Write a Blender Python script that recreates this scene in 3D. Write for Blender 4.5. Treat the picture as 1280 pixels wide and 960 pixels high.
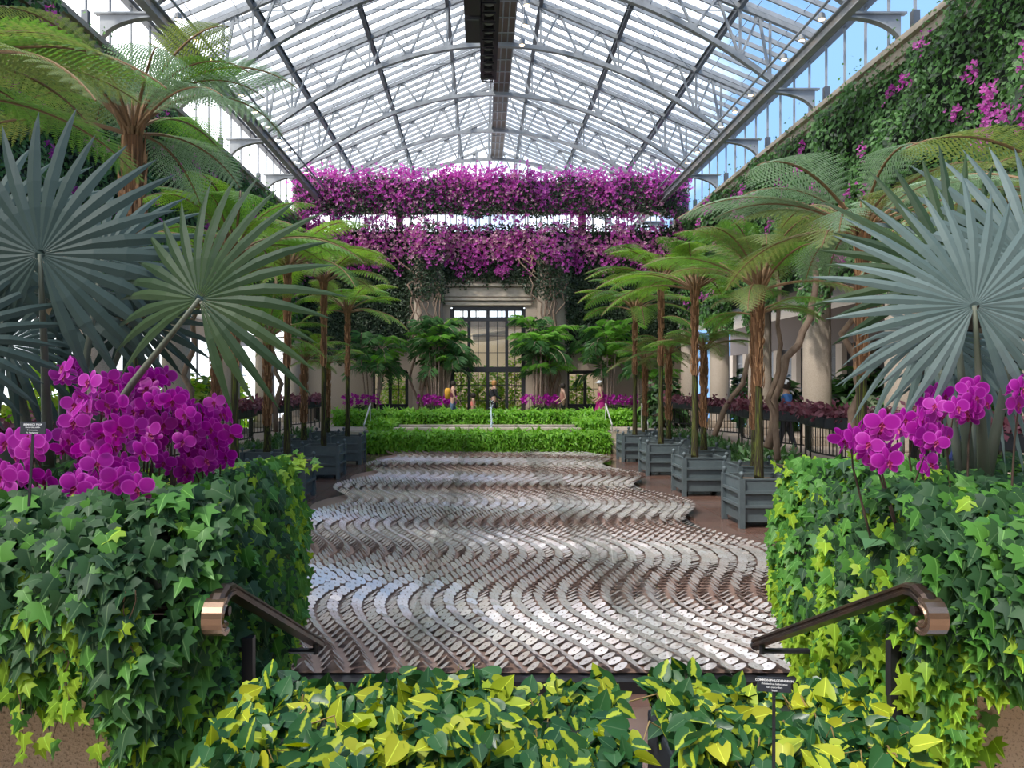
import bpy, math, random
import numpy as np
from mathutils import Vector, Matrix
R = np.random.default_rng(7); random.seed(7)
PI = math.pi
S = bpy.context.scene
COL = S.collection
for o in list(bpy.data.objects): bpy.data.objects.remove(o)

# ------------------------------------------------------------------ camera, sky, sun, exposure
CX, CZ, F, VX, VY = -0.4, 2.4, 960.0, 602.0, 479.0
cam = bpy.data.cameras.new('camera'); cam.sensor_width = 36; cam.lens = 27.0
cam.shift_x = (640 - VX) / 1280; cam.shift_y = -(480 - VY) / 1280
cam.clip_start = .05; cam.clip_end = 500
co = bpy.data.objects.new('camera', cam); COL.objects.link(co)
co.location = (CX, 0, CZ); co.rotation_euler = (PI / 2, 0, 0); S.camera = co
w = bpy.data.worlds.new('world'); S.world = w; w.use_nodes = True
nt = w.node_tree; nt.nodes.clear()
N = nt.nodes.new; Lk = nt.links.new
wo = N('ShaderNodeOutputWorld'); bg = N('ShaderNodeBackground'); bg.inputs[1].default_value = 1.9
tc = N('ShaderNodeTexCoord'); mp = N('ShaderNodeMapping'); mp.inputs['Location'].default_value = (3.1, .4, 0)
nz = N('ShaderNodeTexNoise'); nz.inputs['Scale'].default_value = 2.2; nz.inputs['Detail'].default_value = 6; nz.inputs['Roughness'].default_value = .55
sx = N('ShaderNodeSeparateXYZ'); ad = N('ShaderNodeMath'); ad.operation = 'MULTIPLY_ADD'
ad.inputs[1].default_value = -.60
cr = N('ShaderNodeValToRGB'); cr.color_ramp.elements[0].position = .36; cr.color_ramp.elements[0].color = (.13, .24, .42, 1)
cr.color_ramp.elements[1].position = .53; cr.color_ramp.elements[1].color = (.88, .93, 1, 1)
Lk(tc.outputs['Generated'], mp.inputs[0]); Lk(mp.outputs[0], nz.inputs['Vector']); Lk(tc.outputs['Generated'], sx.inputs[0])
Lk(sx.outputs[0], ad.inputs[0]); Lk(nz.outputs['Fac'], ad.inputs[2]); Lk(ad.outputs[0], cr.inputs[0])
Lk(cr.outputs[0], bg.inputs[0]); Lk(bg.outputs[0], wo.inputs[0])
sl = bpy.data.lights.new('sun', 'SUN'); sl.energy = 3.0; sl.angle = math.radians(5); sl.color = (1, .95, .86)
so = bpy.data.objects.new('sun', sl); COL.objects.link(so); so.location = (-10, -10, 30)
so.rotation_euler = Vector((.55, .48, -1.0)).to_track_quat('-Z', 'Y').to_euler()
vs = S.view_settings; vs.view_transform = 'Standard'; vs.look = 'None'; vs.gamma = 1; vs.use_curve_mapping = False; vs.exposure = 0.7
S.cycles.max_bounces = 10; S.cycles.transparent_max_bounces = 24; S.cycles.diffuse_bounces = 4; S.cycles.glossy_bounces = 3
S.cycles.sample_clamp_indirect = 6; S.cycles.caustics_reflective = False; S.cycles.caustics_refractive = False

def W(px, py, D): return Vector((CX + (px - VX) / F * D, D, CZ - (py - VY) / F * D))

# ------------------------------------------------------------------ materials
MATS = {}
def mat(name, c, rough=.6, metal=0, c2=None, scale=8., stretch=(1, 1, 1), bump=0, rnd=0, trans=0, rib=False, spec=.5, emit=None, coat=0, detail=4, uvmode=None, lo=.35, hi=.65):
    if name in MATS: return MATS[name]
    m = bpy.data.materials.new(name); MATS[name] = m; m.use_nodes = True
    t = m.node_tree; n = t.nodes.new; l = t.links.new
    b = t.nodes['Principled BSDF']; out = t.nodes['Material Output']
    b.inputs['Roughness'].default_value = rough; b.inputs['Metallic'].default_value = metal
    b.inputs['Specular IOR Level'].default_value = spec; b.inputs['Coat Weight'].default_value = coat
    b.inputs['Base Color'].default_value = (*c, 1)
    src = None
    if c2 is not None:
        mx = n('ShaderNodeMix'); mx.data_type = 'RGBA'
        mx.inputs[6].default_value = (*c, 1); mx.inputs[7].default_value = (*c2, 1)
        if rnd:
            g = n('ShaderNodeNewGeometry'); oi = n('ShaderNodeObjectInfo'); a = n('ShaderNodeMath'); a.operation = 'ADD'
            fr = n('ShaderNodeMath'); fr.operation = 'FRACT'
            l(g.outputs['Random Per Island'], a.inputs[0]); l(oi.outputs['Random'], a.inputs[1]); l(a.outputs[0], fr.inputs[0]); l(fr.outputs[0], mx.inputs[0])
        elif uvmode:
            uv = n('ShaderNodeUVMap'); s = n('ShaderNodeSeparateXYZ'); l(uv.outputs[0], s.inputs[0])
            if uvmode == 'streak':
                ab = n('ShaderNodeMath'); ab.operation = 'ABSOLUTE'; l(s.outputs[0], ab.inputs[0])
                g = n('ShaderNodeNewGeometry'); oi = n('ShaderNodeObjectInfo'); a = n('ShaderNodeMath'); a.operation = 'ADD'
                fr = n('ShaderNodeMath'); fr.operation = 'FRACT'
                l(g.outputs['Random Per Island'], a.inputs[0]); l(oi.outputs['Random'], a.inputs[1]); l(a.outputs[0], fr.inputs[0])
                nn = n('ShaderNodeTexNoise'); nn.inputs['Scale'].default_value = 3; l(uv.outputs[0], nn.inputs['Vector'])
                md = n('ShaderNodeMath'); md.operation = 'MULTIPLY_ADD'; md.inputs[1].default_value = .35; l(fr.outputs[0], md.inputs[0]); l(nn.outputs['Fac'], md.inputs[2])
                sb = n('ShaderNodeMath'); sb.operation = 'MULTIPLY_ADD'; sb.inputs[1].default_value = -2.2; l(ab.outputs[0], sb.inputs[0]); l(md.outputs[0], sb.inputs[2])
                mr = n('ShaderNodeMapRange'); mr.inputs[1].default_value = .38; mr.inputs[2].default_value = .50; l(sb.outputs[0], mr.inputs[0]); l(mr.outputs[0], mx.inputs[0])
            else:
                mr = n('ShaderNodeMapRange'); mr.inputs[1].default_value = lo; mr.inputs[2].default_value = hi; l(s.outputs[0], mr.inputs[0]); l(mr.outputs[0], mx.inputs[0])
        else:
            tx = n('ShaderNodeTexCoord'); mm = n('ShaderNodeMapping'); mm.inputs['Scale'].default_value = stretch
            nn = n('ShaderNodeTexNoise'); nn.inputs['Scale'].default_value = scale; nn.inputs['Detail'].default_value = detail
            mr = n('ShaderNodeMapRange'); mr.inputs[1].default_value = lo; mr.inputs[2].default_value = hi
            l(tx.outputs['Object'], mm.inputs[0]); l(mm.outputs[0], nn.inputs['Vector']); l(nn.outputs['Fac'], mr.inputs[0]); l(mr.outputs[0], mx.inputs[0])
            if bump:
                bp = n('ShaderNodeBump'); bp.inputs['Strength'].default_value = bump; bp.inputs['Distance'].default_value = .02
                l(nn.outputs['Fac'], bp.inputs['Height']); l(bp.outputs[0], b.inputs['Normal'])
        src = mx.outputs[2]
    if rib:
        uv = n('ShaderNodeUVMap'); s = n('ShaderNodeSeparateXYZ'); l(uv.outputs[0], s.inputs[0])
        ab = n('ShaderNodeMath'); ab.operation = 'ABSOLUTE'; l(s.outputs[0], ab.inputs[0])
        lt = n('ShaderNodeMath'); lt.operation = 'LESS_THAN'; lt.inputs[1].default_value = .018; l(ab.outputs[0], lt.inputs[0])
        m2 = n('ShaderNodeMix'); m2.data_type = 'RGBA'; l(lt.outputs[0], m2.inputs[0])
        if src: l(src, m2.inputs[6])
        else: m2.inputs[6].default_value = (*c, 1)
        m2.inputs[7].default_value = (min(1, c[0] * 2 + .05), min(1, c[1] * 1.7 + .06), min(1, c[2] * 1.6 + .03), 1)
        src = m2.outputs[2]
    if src: l(src, b.inputs['Base Color'])
    if emit:
        b.inputs['Emission Color'].default_value = (*emit[:3], 1); b.inputs['Emission Strength'].default_value = emit[3]
    if trans:
        tr = n('ShaderNodeBsdfTranslucent'); ms = n('ShaderNodeMixShader'); ms.inputs[0].default_value = trans
        hs = n('ShaderNodeHueSaturation'); hs.inputs['Value'].default_value = 1.6; hs.inputs['Saturation'].default_value = 1.1
        if src: l(src, hs.inputs['Color'])
        else: hs.inputs['Color'].default_value = (*c, 1)
        l(hs.outputs[0], tr.inputs[0]); l(b.outputs[0], ms.inputs[1]); l(tr.outputs[0], ms.inputs[2]); l(ms.outputs[0], out.inputs[0])
    return m
def glass(name, tint, gl=.07):
    m = bpy.data.materials.new(name); m.use_nodes = True; t = m.node_tree; t.nodes.clear(); n = t.nodes.new; l = t.links.new
    o = n('ShaderNodeOutputMaterial'); a = n('ShaderNodeBsdfTransparent'); a.inputs[0].default_value = (*tint, 1)
    g = n('ShaderNodeBsdfGlossy'); g.inputs['Roughness'].default_value = .03; x = n('ShaderNodeMixShader')
    fr = n('ShaderNodeLayerWeight'); fr.inputs[0].default_value = .25; pw = n('ShaderNodeMath'); pw.operation = 'MULTIPLY_ADD'; pw.inputs[1].default_value = .18; pw.inputs[2].default_value = .02
    l(fr.outputs['Facing'], pw.inputs[0]); l(pw.outputs[0], x.inputs[0]); l(a.outputs[0], x.inputs[1]); l(g.outputs[0], x.inputs[2]); l(x.outputs[0], o.inputs[0])
    return m
G_ROOF = glass('roof_glass', (.93, .95, .97)); G_WIN = glass('window_glass', (.92, .93, .92))
STEEL = mat('painted_steel', (.33, .34, .355), .5, c2=(.26, .27, .28), scale=3)
STEEL_D = mat('dark_steel', (.10, .11, .125), .5)
STONE = mat('beige_stone', (.50, .41, .33), .85, c2=(.40, .32, .25), scale=60, bump=.25)
CORN = mat('cornice_stone', (.55, .47, .38), .8, c2=(.47, .39, .30), scale=5)
AGG = mat('aggregate_stone', (.62, .45, .31), .9, c2=(.24, .16, .10), scale=95, bump=.35, lo=.54, hi=.70, detail=2)
TILE = mat('brown_tile', (.215, .12, .092), .13, c2=(.17, .095, .075), scale=2.2, spec=.55, stretch=(1, 1, 1))
GROUT = mat('grout', (.10, .065, .05), .6)
PAVE = mat('terrace_stone', (.42, .34, .29), .7, c2=(.35, .28, .23), scale=6)
BLACK = mat('black_metal', (.018, .018, .022), .4)
SLATE = mat('slate_paint', (.115, .145, .155), .5, c2=(.095, .12, .13), scale=7)
TROUGH = mat('trough_paint', (.022, .027, .036), .55)
SOIL = mat('soil', (.13, .075, .045), .95, c2=(.20, .12, .07), scale=40, bump=.6)
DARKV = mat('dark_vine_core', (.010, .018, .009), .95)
BRONZE = mat('bronze', (.05, .042, .038), .34, metal=.75, c2=(.12, .07, .045), scale=8)
BRONZE_L = mat('bronze_worn', (.34, .22, .15), .25, metal=.85)
MOSS = mat('mossy_trunk', (.035, .025, .015), .95, c2=(.16, .20, .02), scale=7, stretch=(1, 1, .6), bump=.8, lo=.50, hi=.66)
FIBRE = mat('fibre_trunk', (.34, .16, .07), .9, c2=(.10, .045, .02), scale=16, stretch=(1, 1, .25), bump=.9, rnd=0)
STUB = mat('frond_stub', (.55, .30, .15), .8, c2=(.16, .075, .035), rnd=1)
RACH = mat('rachis', (.22, .13, .06), .7)
FERNS = [mat('fern_green', (.16, .30, .05), .55, c2=(.10, .21, .045), rnd=1, trans=.4),
         mat('fern_lime', (.24, .38, .06), .55, c2=(.15, .28, .04), rnd=1, trans=.4),
         mat('fern_olive', (.22, .26, .07), .6, c2=(.14, .19, .06), rnd=1, trans=.35),
         mat('fern_silver', (.26, .36, .22), .6, c2=(.18, .28, .15), rnd=1, trans=.3)]
WOOD = mat('vine_wood', (.30, .21, .15), .85, c2=(.20, .13, .09), scale=12, stretch=(1, 1, .3), bump=.4)
IVY = [mat('ivy_dark', (.016, .050, .020), .5, c2=(.034, .092, .028), rnd=1, rib=True, spec=.22, trans=.12),
       mat('ivy_mid', (.055, .175, .030), .45, c2=(.10, .26, .040), rnd=1, rib=True, spec=.22, trans=.22),
       mat('ivy_lime', (.20, .38, .03), .45, c2=(.33, .46, .035), rnd=1, rib=True, spec=.22, trans=.3)]
PHIL = [mat('phil_varieg', (.028, .095, .025), .32, c2=(.38, .45, .035), uvmode='streak', spec=.22, trans=.15),
        mat('phil_lime', (.33, .43, .03), .4, c2=(.46, .46, .035), rnd=1, spec=.22, trans=.25, rib=True),
        mat('phil_dark', (.018, .062, .024), .30, c2=(.034, .115, .032), rnd=1, rib=True, spec=.22, trans=.1)]
PETAL = mat('orchid_petal', (.40, .006, .32), .5, c2=(.66, .10, .58), uvmode='rim', lo=.78, hi=1.0, trans=.3)
LIP = mat('orchid_lip', (.32, .01, .10), .5)
ORST = mat('orchid_stem', (.09, .055, .04), .6)
FANB = mat('fan_blue', (.060, .092, .082), .5, c2=(.040, .066, .056), rnd=1, spec=.22, trans=.15)
FANG = mat('fan_green', (.030, .060, .028), .5, c2=(.052, .088, .034), rnd=1, spec=.22, trans=.15)
FANS = mat('fan_silver', (.17, .225, .215), .5, c2=(.10, .145, .135), rnd=1, spec=.22, trans=.15)
PETI = mat('fan_petiole', (.17, .18, .13), .6, c2=(.11, .13, .09), scale=10, stretch=(1, 1, .2))
BRACT = mat('bougainvillea_bract', (.42, .04, .33), .6, c2=(.66, .16, .52), rnd=1, trans=.35)
BRACTP = mat('bougainvillea_pale', (.62, .38, .42), .7, c2=(.50, .20, .36), rnd=1, trans=.3)
VLEAF = mat('vine_leaf_dark', (.020, .045, .018), .5, c2=(.05, .085, .035), rnd=1, trans=.1)
WLEAF = mat('wall_leaf', (.060, .16, .035), .5, c2=(.11, .25, .06), rnd=1, trans=.25)
HLEAF = mat('hedge_leaf', (.15, .36, .03), .5, c2=(.26, .50, .05), rnd=1, trans=.35)
BLEAF = mat('bed_leaf', (.09, .19, .07), .6, c2=(.20, .32, .17), rnd=1, trans=.2)
PLEAF = mat('purple_leaf', (.10, .022, .035), .5, c2=(.30, .10, .14), rnd=1, trans=.15)
PALML = mat('cane_palm_leaf', (.05, .15, .045), .5, c2=(.11, .25, .07), rnd=1, trans=.25)
PALMB = mat('cane_palm_bright', (.16, .40, .05), .5, c2=(.26, .50, .08), rnd=1, trans=.35)
CANE = mat('cane', (.38, .28, .22), .75, c2=(.28, .20, .15), scale=6, stretch=(1, 1, 4))
DISC = mat('disc_silver', (.80, .75, .73), .25, metal=.5, c2=(.84, .73, .68), rnd=1)
LABEL = mat('disc_label', (.45, .41, .40), .4, metal=.3)
MAT_BASE = mat('disc_mat_brown', (.24, .155, .125), .6)

# ------------------------------------------------------------------ builders
def tag(o, label=None, cat=None, group=None, kind=None):
    if label: o['label'] = label
    if cat: o['category'] = cat
    if group: o['group'] = group
    if kind: o['kind'] = kind
    return o
def empty(name, loc=(0, 0, 0), label=None, cat=None, group=None, kind=None, parent=None):
    o = bpy.data.objects.new(name, None); COL.objects.link(o); o.location = loc; o.empty_display_size = .1
    if parent: o.parent = parent
    return tag(o, label, cat, group, kind)
def link(name, me, parent=None, M=None, kind=None):
    o = bpy.data.objects.new(name, me); COL.objects.link(o)
    if parent: o.parent = parent
    if M is not None: o.matrix_basis = M
    if kind: o['kind'] = kind
    return o
def wloc(p):
    v = Vector((0, 0, 0))
    while p is not None: v += p.location; p = p.parent
    return v
class MB:
    def __init__(s): s.v = []; s.f = []; s.mi = []; s.m = 0
    def face(s, idx): s.f.append(idx); s.mi.append(s.m)
    def box(s, a, b):
        (x0, y0, z0), (x1, y1, z1) = a, b; n = len(s.v)
        s.v += [(x0, y0, z0), (x1, y0, z0), (x1, y1, z0), (x0, y1, z0), (x0, y0, z1), (x1, y0, z1), (x1, y1, z1), (x0, y1, z1)]
        for q in ((0, 3, 2, 1), (4, 5, 6, 7), (0, 1, 5, 4), (1, 2, 6, 5), (2, 3, 7, 6), (3, 0, 4, 7)): s.face([n + i for i in q])
        return s
    def beam(s, p, q, w, h, up=(0, 0, 1)):
        p = Vector(p); q = Vector(q); d = (q - p).normalized(); u = Vector(up)
        if abs(d.dot(u)) > .98: u = Vector((0, 1, 0))
        a = d.cross(u).normalized(); b = a.cross(d).normalized(); n = len(s.v)
        for e in (p, q):
            for sa, sb in ((-1, -1), (1, -1), (1, 1), (-1, 1)): s.v.append(tuple(e + a * sa * w / 2 + b * sb * h / 2))
        for k in range(4): s.face([n + k, n + (k + 1) % 4, n + 4 + (k + 1) % 4, n + 4 + k])
        s.face([n + 3, n + 2, n + 1, n]); s.face([n + 4, n + 5, n + 6, n + 7]); return s
    def tube(s, pts, rad, k=8, cap=True):
        pts = [Vector(p) for p in pts]; n0 = len(s.v); m = len(pts)
        if not hasattr(rad, '__len__'): rad = [rad] * m
        u = Vector((.3, .9, .1))
        for i, p in enumerate(pts):
            d = (pts[min(i + 1, m - 1)] - pts[max(i - 1, 0)]).normalized()
            a = d.cross(u)
            if a.length < 1e-3: a = d.cross(Vector((1, 0, 0)))
            a.normalize(); b = d.cross(a).normalized(); u = a.cross(d)
            for j in range(k):
                t = 2 * PI * j / k; s.v.append(tuple(p + (a * math.cos(t) + b * math.sin(t)) * rad[i]))
        for i in range(m - 1):
            for j in range(k):
                s.face([n0 + i * k + j, n0 + i * k + (j + 1) % k, n0 + (i + 1) * k + (j + 1) % k, n0 + (i + 1) * k + j])
        if cap:
            s.face([n0 + j for j in range(k)][::-1]); s.face([n0 + (m - 1) * k + j for j in range(k)])
        return s
    def lathe(s, prof, c=(0, 0, 0), k=12):
        n0 = len(s.v)
        for r, z in prof:
            for j in range(k):
                t = 2 * PI * j / k; s.v.append((c[0] + r * math.cos(t), c[1] + r * math.sin(t), c[2] + z))
        m = len(prof)
        for i in range(m - 1):
            for j in range(k):
                s.face([n0 + i * k + j, n0 + i * k + (j + 1) % k, n0 + (i + 1) * k + (j + 1) % k, n0 + (i + 1) * k + j])
        s.face([n0 + j for j in range(k)][::-1]); s.face([n0 + (m - 1) * k + j for j in range(k)]); return s
    def quad(s, *p):
        n = len(s.v); s.v += [tuple(x) for x in p]; s.face(list(range(n, n + len(p)))); return s
    def mesh(s, name, mats, off=(0, 0, 0), smooth=False):
        me = bpy.data.meshes.new(name); o = Vector(off)
        me.from_pydata([(x - o.x, y - o.y, z - o.z) for x, y, z in s.v], [], s.f)
        for m in (mats if isinstance(mats, (list, tuple)) else [mats]): me.materials.append(m)
        if s.m or any(s.mi): me.polygons.foreach_set('material_index', s.mi)
        if smooth: me.polygons.foreach_set('use_smooth', [True] * len(me.polygons))
        me.update(); return me
    def build(s, name, mats, parent=None, kind=None, smooth=False):
        off = wloc(parent) if parent else Vector((0, 0, 0))
        return link(name, s.mesh(name, mats, off, smooth), parent, kind=kind)
def bev(o, w=.01, seg=2):
    m = o.modifiers.new('bevel', 'BEVEL'); m.width = w; m.segments = seg; m.limit_method = 'ANGLE'; return o
def frames(n, t):
    n = n / np.linalg.norm(n, axis=1, keepdims=True)
    t = t - n * (t * n).sum(1, keepdims=True); t /= np.maximum(np.linalg.norm(t, axis=1, keepdims=True), 1e-6)
    return np.stack([np.cross(t, n), t, n], axis=2)            # columns x,y,z
def scatter_mesh(name, tmpl, pos, Rm, size, mats, cls=None):
    tv, tf = tmpl; nv, nf, N_ = len(tv), len(tf), len(pos)
    size = np.asarray(size, float).reshape(N_, -1)
    if size.shape[1] == 1: size = np.repeat(size, 3, 1)
    v = np.einsum('nij,nkj->nki', Rm, tv[None] * size[:, None, :]) + pos[:, None, :]
    f = (tf[None] + (np.arange(N_) * nv)[:, None, None]).reshape(-1)
    me = bpy.data.meshes.new(name); me.vertices.add(N_ * nv); me.vertices.foreach_set('co', v.reshape(-1).astype('f'))
    me.loops.add(N_ * nf * 3); me.loops.foreach_set('vertex_index', f.astype('i'))
    me.polygons.add(N_ * nf); me.polygons.foreach_set('loop_start', (np.arange(N_ * nf) * 3).astype('i'))
    for m in mats: me.materials.append(m)
    if cls is not None: me.polygons.foreach_set('material_index', np.repeat(cls, nf).astype('i'))
    uv = me.uv_layers.new(name='UVMap'); u = np.tile(tv[tf.reshape(-1)][:, :2], (N_, 1)); uv.data.foreach_set('uv', u.reshape(-1).astype('f'))
    me.update(calc_edges=True); return me
def tmpl(pts, centre, extra=None):
    v = [centre] + pts; n = len(pts)
    return np.array(v, float), np.array([(0, 1 + i, 1 + (i + 1) % n) for i in range(n)])
def mirrored(half):   # half: from base (x=0) up the right side to the tip (x=0)
    left = [(-x, y, z) for x, y, z in half[1:-1]][::-1]
    return half + left
T_IVY = tmpl(mirrored([(0, -.02, 0), (.20, -.14, -.03), (.47, -.04, -.09), (.31, .20, -.02), (.50, .47, -.10), (.19, .50, -.01), (0, 1.0, -.12)]), (0, .24, .04))
T_HEART = tmpl(mirrored([(0, 0, 0), (.17, -.12, .03), (.38, -.02, .07), (.46, .24, .08), (.34, .60, .04), (0, 1.05, -.10)]), (0, .32, -.03))
T_LEAF = tmpl([(0, 0, 0), (.28, .45, .05), (0, 1, -.08), (-.28, .45, .05)], (0, .5, -.02))
T_QUAD = (np.array([(0, 0, 0), (.32, .45, .06), (0, 1, -.06), (-.32, .45, .06)], float), np.array([(0, 1, 2), (0, 2, 3)]))
T_STRAP = (np.array([(-.06, 0, 0), (.06, 0, 0), (.13, .45, .10), (-.13, .45, .10), (0, 1, -.05)], float), np.array([(0, 1, 2), (0, 2, 3), (3, 2, 4)]))
_b = []; _bf = []
for k in range(3):
    a = 2 * PI * k / 3; c_, s_ = math.cos(a), math.sin(a); n0 = len(_b)
    for x, y, z in ((0, 0, 0), (.5, .45, .25), (0, 1, .55), (-.5, .45, .25)): _b.append((x * c_ - y * s_, x * s_ + y * c_, z))
    _bf += [(n0, n0 + 1, n0 + 2), (n0, n0 + 2, n0 + 3)]
T_BRACT = (np.array(_b), np.array(_bf))

def leafmass(parent, name, T, pos, nrm, tip, size, cls, mats, cap=300, stuff_name=None):
    pos = np.asarray(pos, float); off = np.array(wloc(parent)); Rm = frames(nrm, tip); size = np.asarray(size, float)
    d = pos - np.array([CX, 0, CZ]); dist = np.linalg.norm(d, axis=1)
    px = VX + d[:, 0] / np.maximum(d[:, 1], .05) * F; py = VY - d[:, 2] / np.maximum(d[:, 1], .05) * F
    vis = (px > -20) & (px < 1300) & (py > -20) & (py < 980) & (d[:, 1] > .1)
    score = size / dist * (.35 + np.abs((nrm * d).sum(1)) / dist) * np.where(vis, 1, .01)
    idx = np.argsort(-score); a = idx[:cap]; b = idx[cap:]
    meshes = []
    for k, m in enumerate(mats):
        meshes.append(scatter_mesh(name, T, np.zeros((1, 3)), np.eye(3)[None], [1.], [m]))
    for i in a:
        M = Matrix.Identity(4)
        for r in range(3):
            for c in range(3): M[r][c] = Rm[i, r, c] * size[i]
            M[r][3] = pos[i, r] - off[r]
        link(name, meshes[int(cls[i])], parent, M)
    if len(b):
        me = scatter_mesh(stuff_name or name + '_mass', T, pos[b] - off, Rm[b], size[b], mats, np.asarray(cls)[b])
        link(stuff_name or name + '_mass', me, parent, kind='stuff')
def jit(n, s): return R.normal(0, s, (n, 3))

# ------------------------------------------------------------------ floor, terraces, steps
fl = MB().box((-9, 3.9, -.3), (9, 26.6, -.02)).build('floor', GROUT); fl['kind'] = 'structure'
tm = []
for v in range(4):
    me = MB().box((-.296, -.296, -.02), (.296, .296, .0)).mesh('floor_tile', TILE); tm.append(me)
tiles = []; rest = MB()
for i in range(-14, 15):
    for j in range(38):
        x = i * .6; y = 4.2 + j * .6
        if abs(x) > 8.3 or y > 26.2: continue
        vis = (2.9 < abs(x) < 4.5) or (y > 23.5 and abs(x) < 4.3) or (4.5 <= abs(x) < 5.4 and y < 13)
        if vis and len(tiles) < 300: tiles.append((x, y))
        else: rest.box((x - .296, y - .296, -.02), (x + .296, y + .296, random.uniform(-.002, .001)))
for k, (x, y) in enumerate(tiles):
    M = Matrix.Translation((x, y, random.uniform(-.002, .001))) @ Matrix.Rotation(random.choice((0, PI)), 4, 'Z')
    link('floor_tile', tm[k % 4], fl, M)
rest.build('floor_tiles_far', TILE, fl, kind='stuff')
st = MB().box((-9, -4, -.3), (9, 2.55, .749)).build('floor_terrace', PAVE); st['kind'] = 'structure'
steps = empty('entrance_steps', (0, 3, 0), 'beige stone steps leading down to the disc floor behind the philodendron boxes', 'steps'); steps['kind'] = 'structure'; steps.name = 'trim_1'
for k in range(5):
    bev(MB().box((-1.32, 2.551 + k * .29, -.05), (1.16, 2.839 + k * .29, .75 - .15 * k)).build('stone_step', PAVE, steps), .012)
# far terrace and side terraces
ft = MB().box((-9, 26.75, -.3), (9, 42, .74)).build('floor_far_terrace', PAVE); ft['kind'] = 'structure'
for sx_, nm in ((-1, 'left'), (1, 'right')):
    x0, x1 = sorted((sx_ * 6.75, sx_ * 14)); 
    o = MB().box((x0, 3.9, -.3), (x1, 26.75, .75)).build('floor_aisle_' + nm, PAVE); o['kind'] = 'structure'

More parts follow.
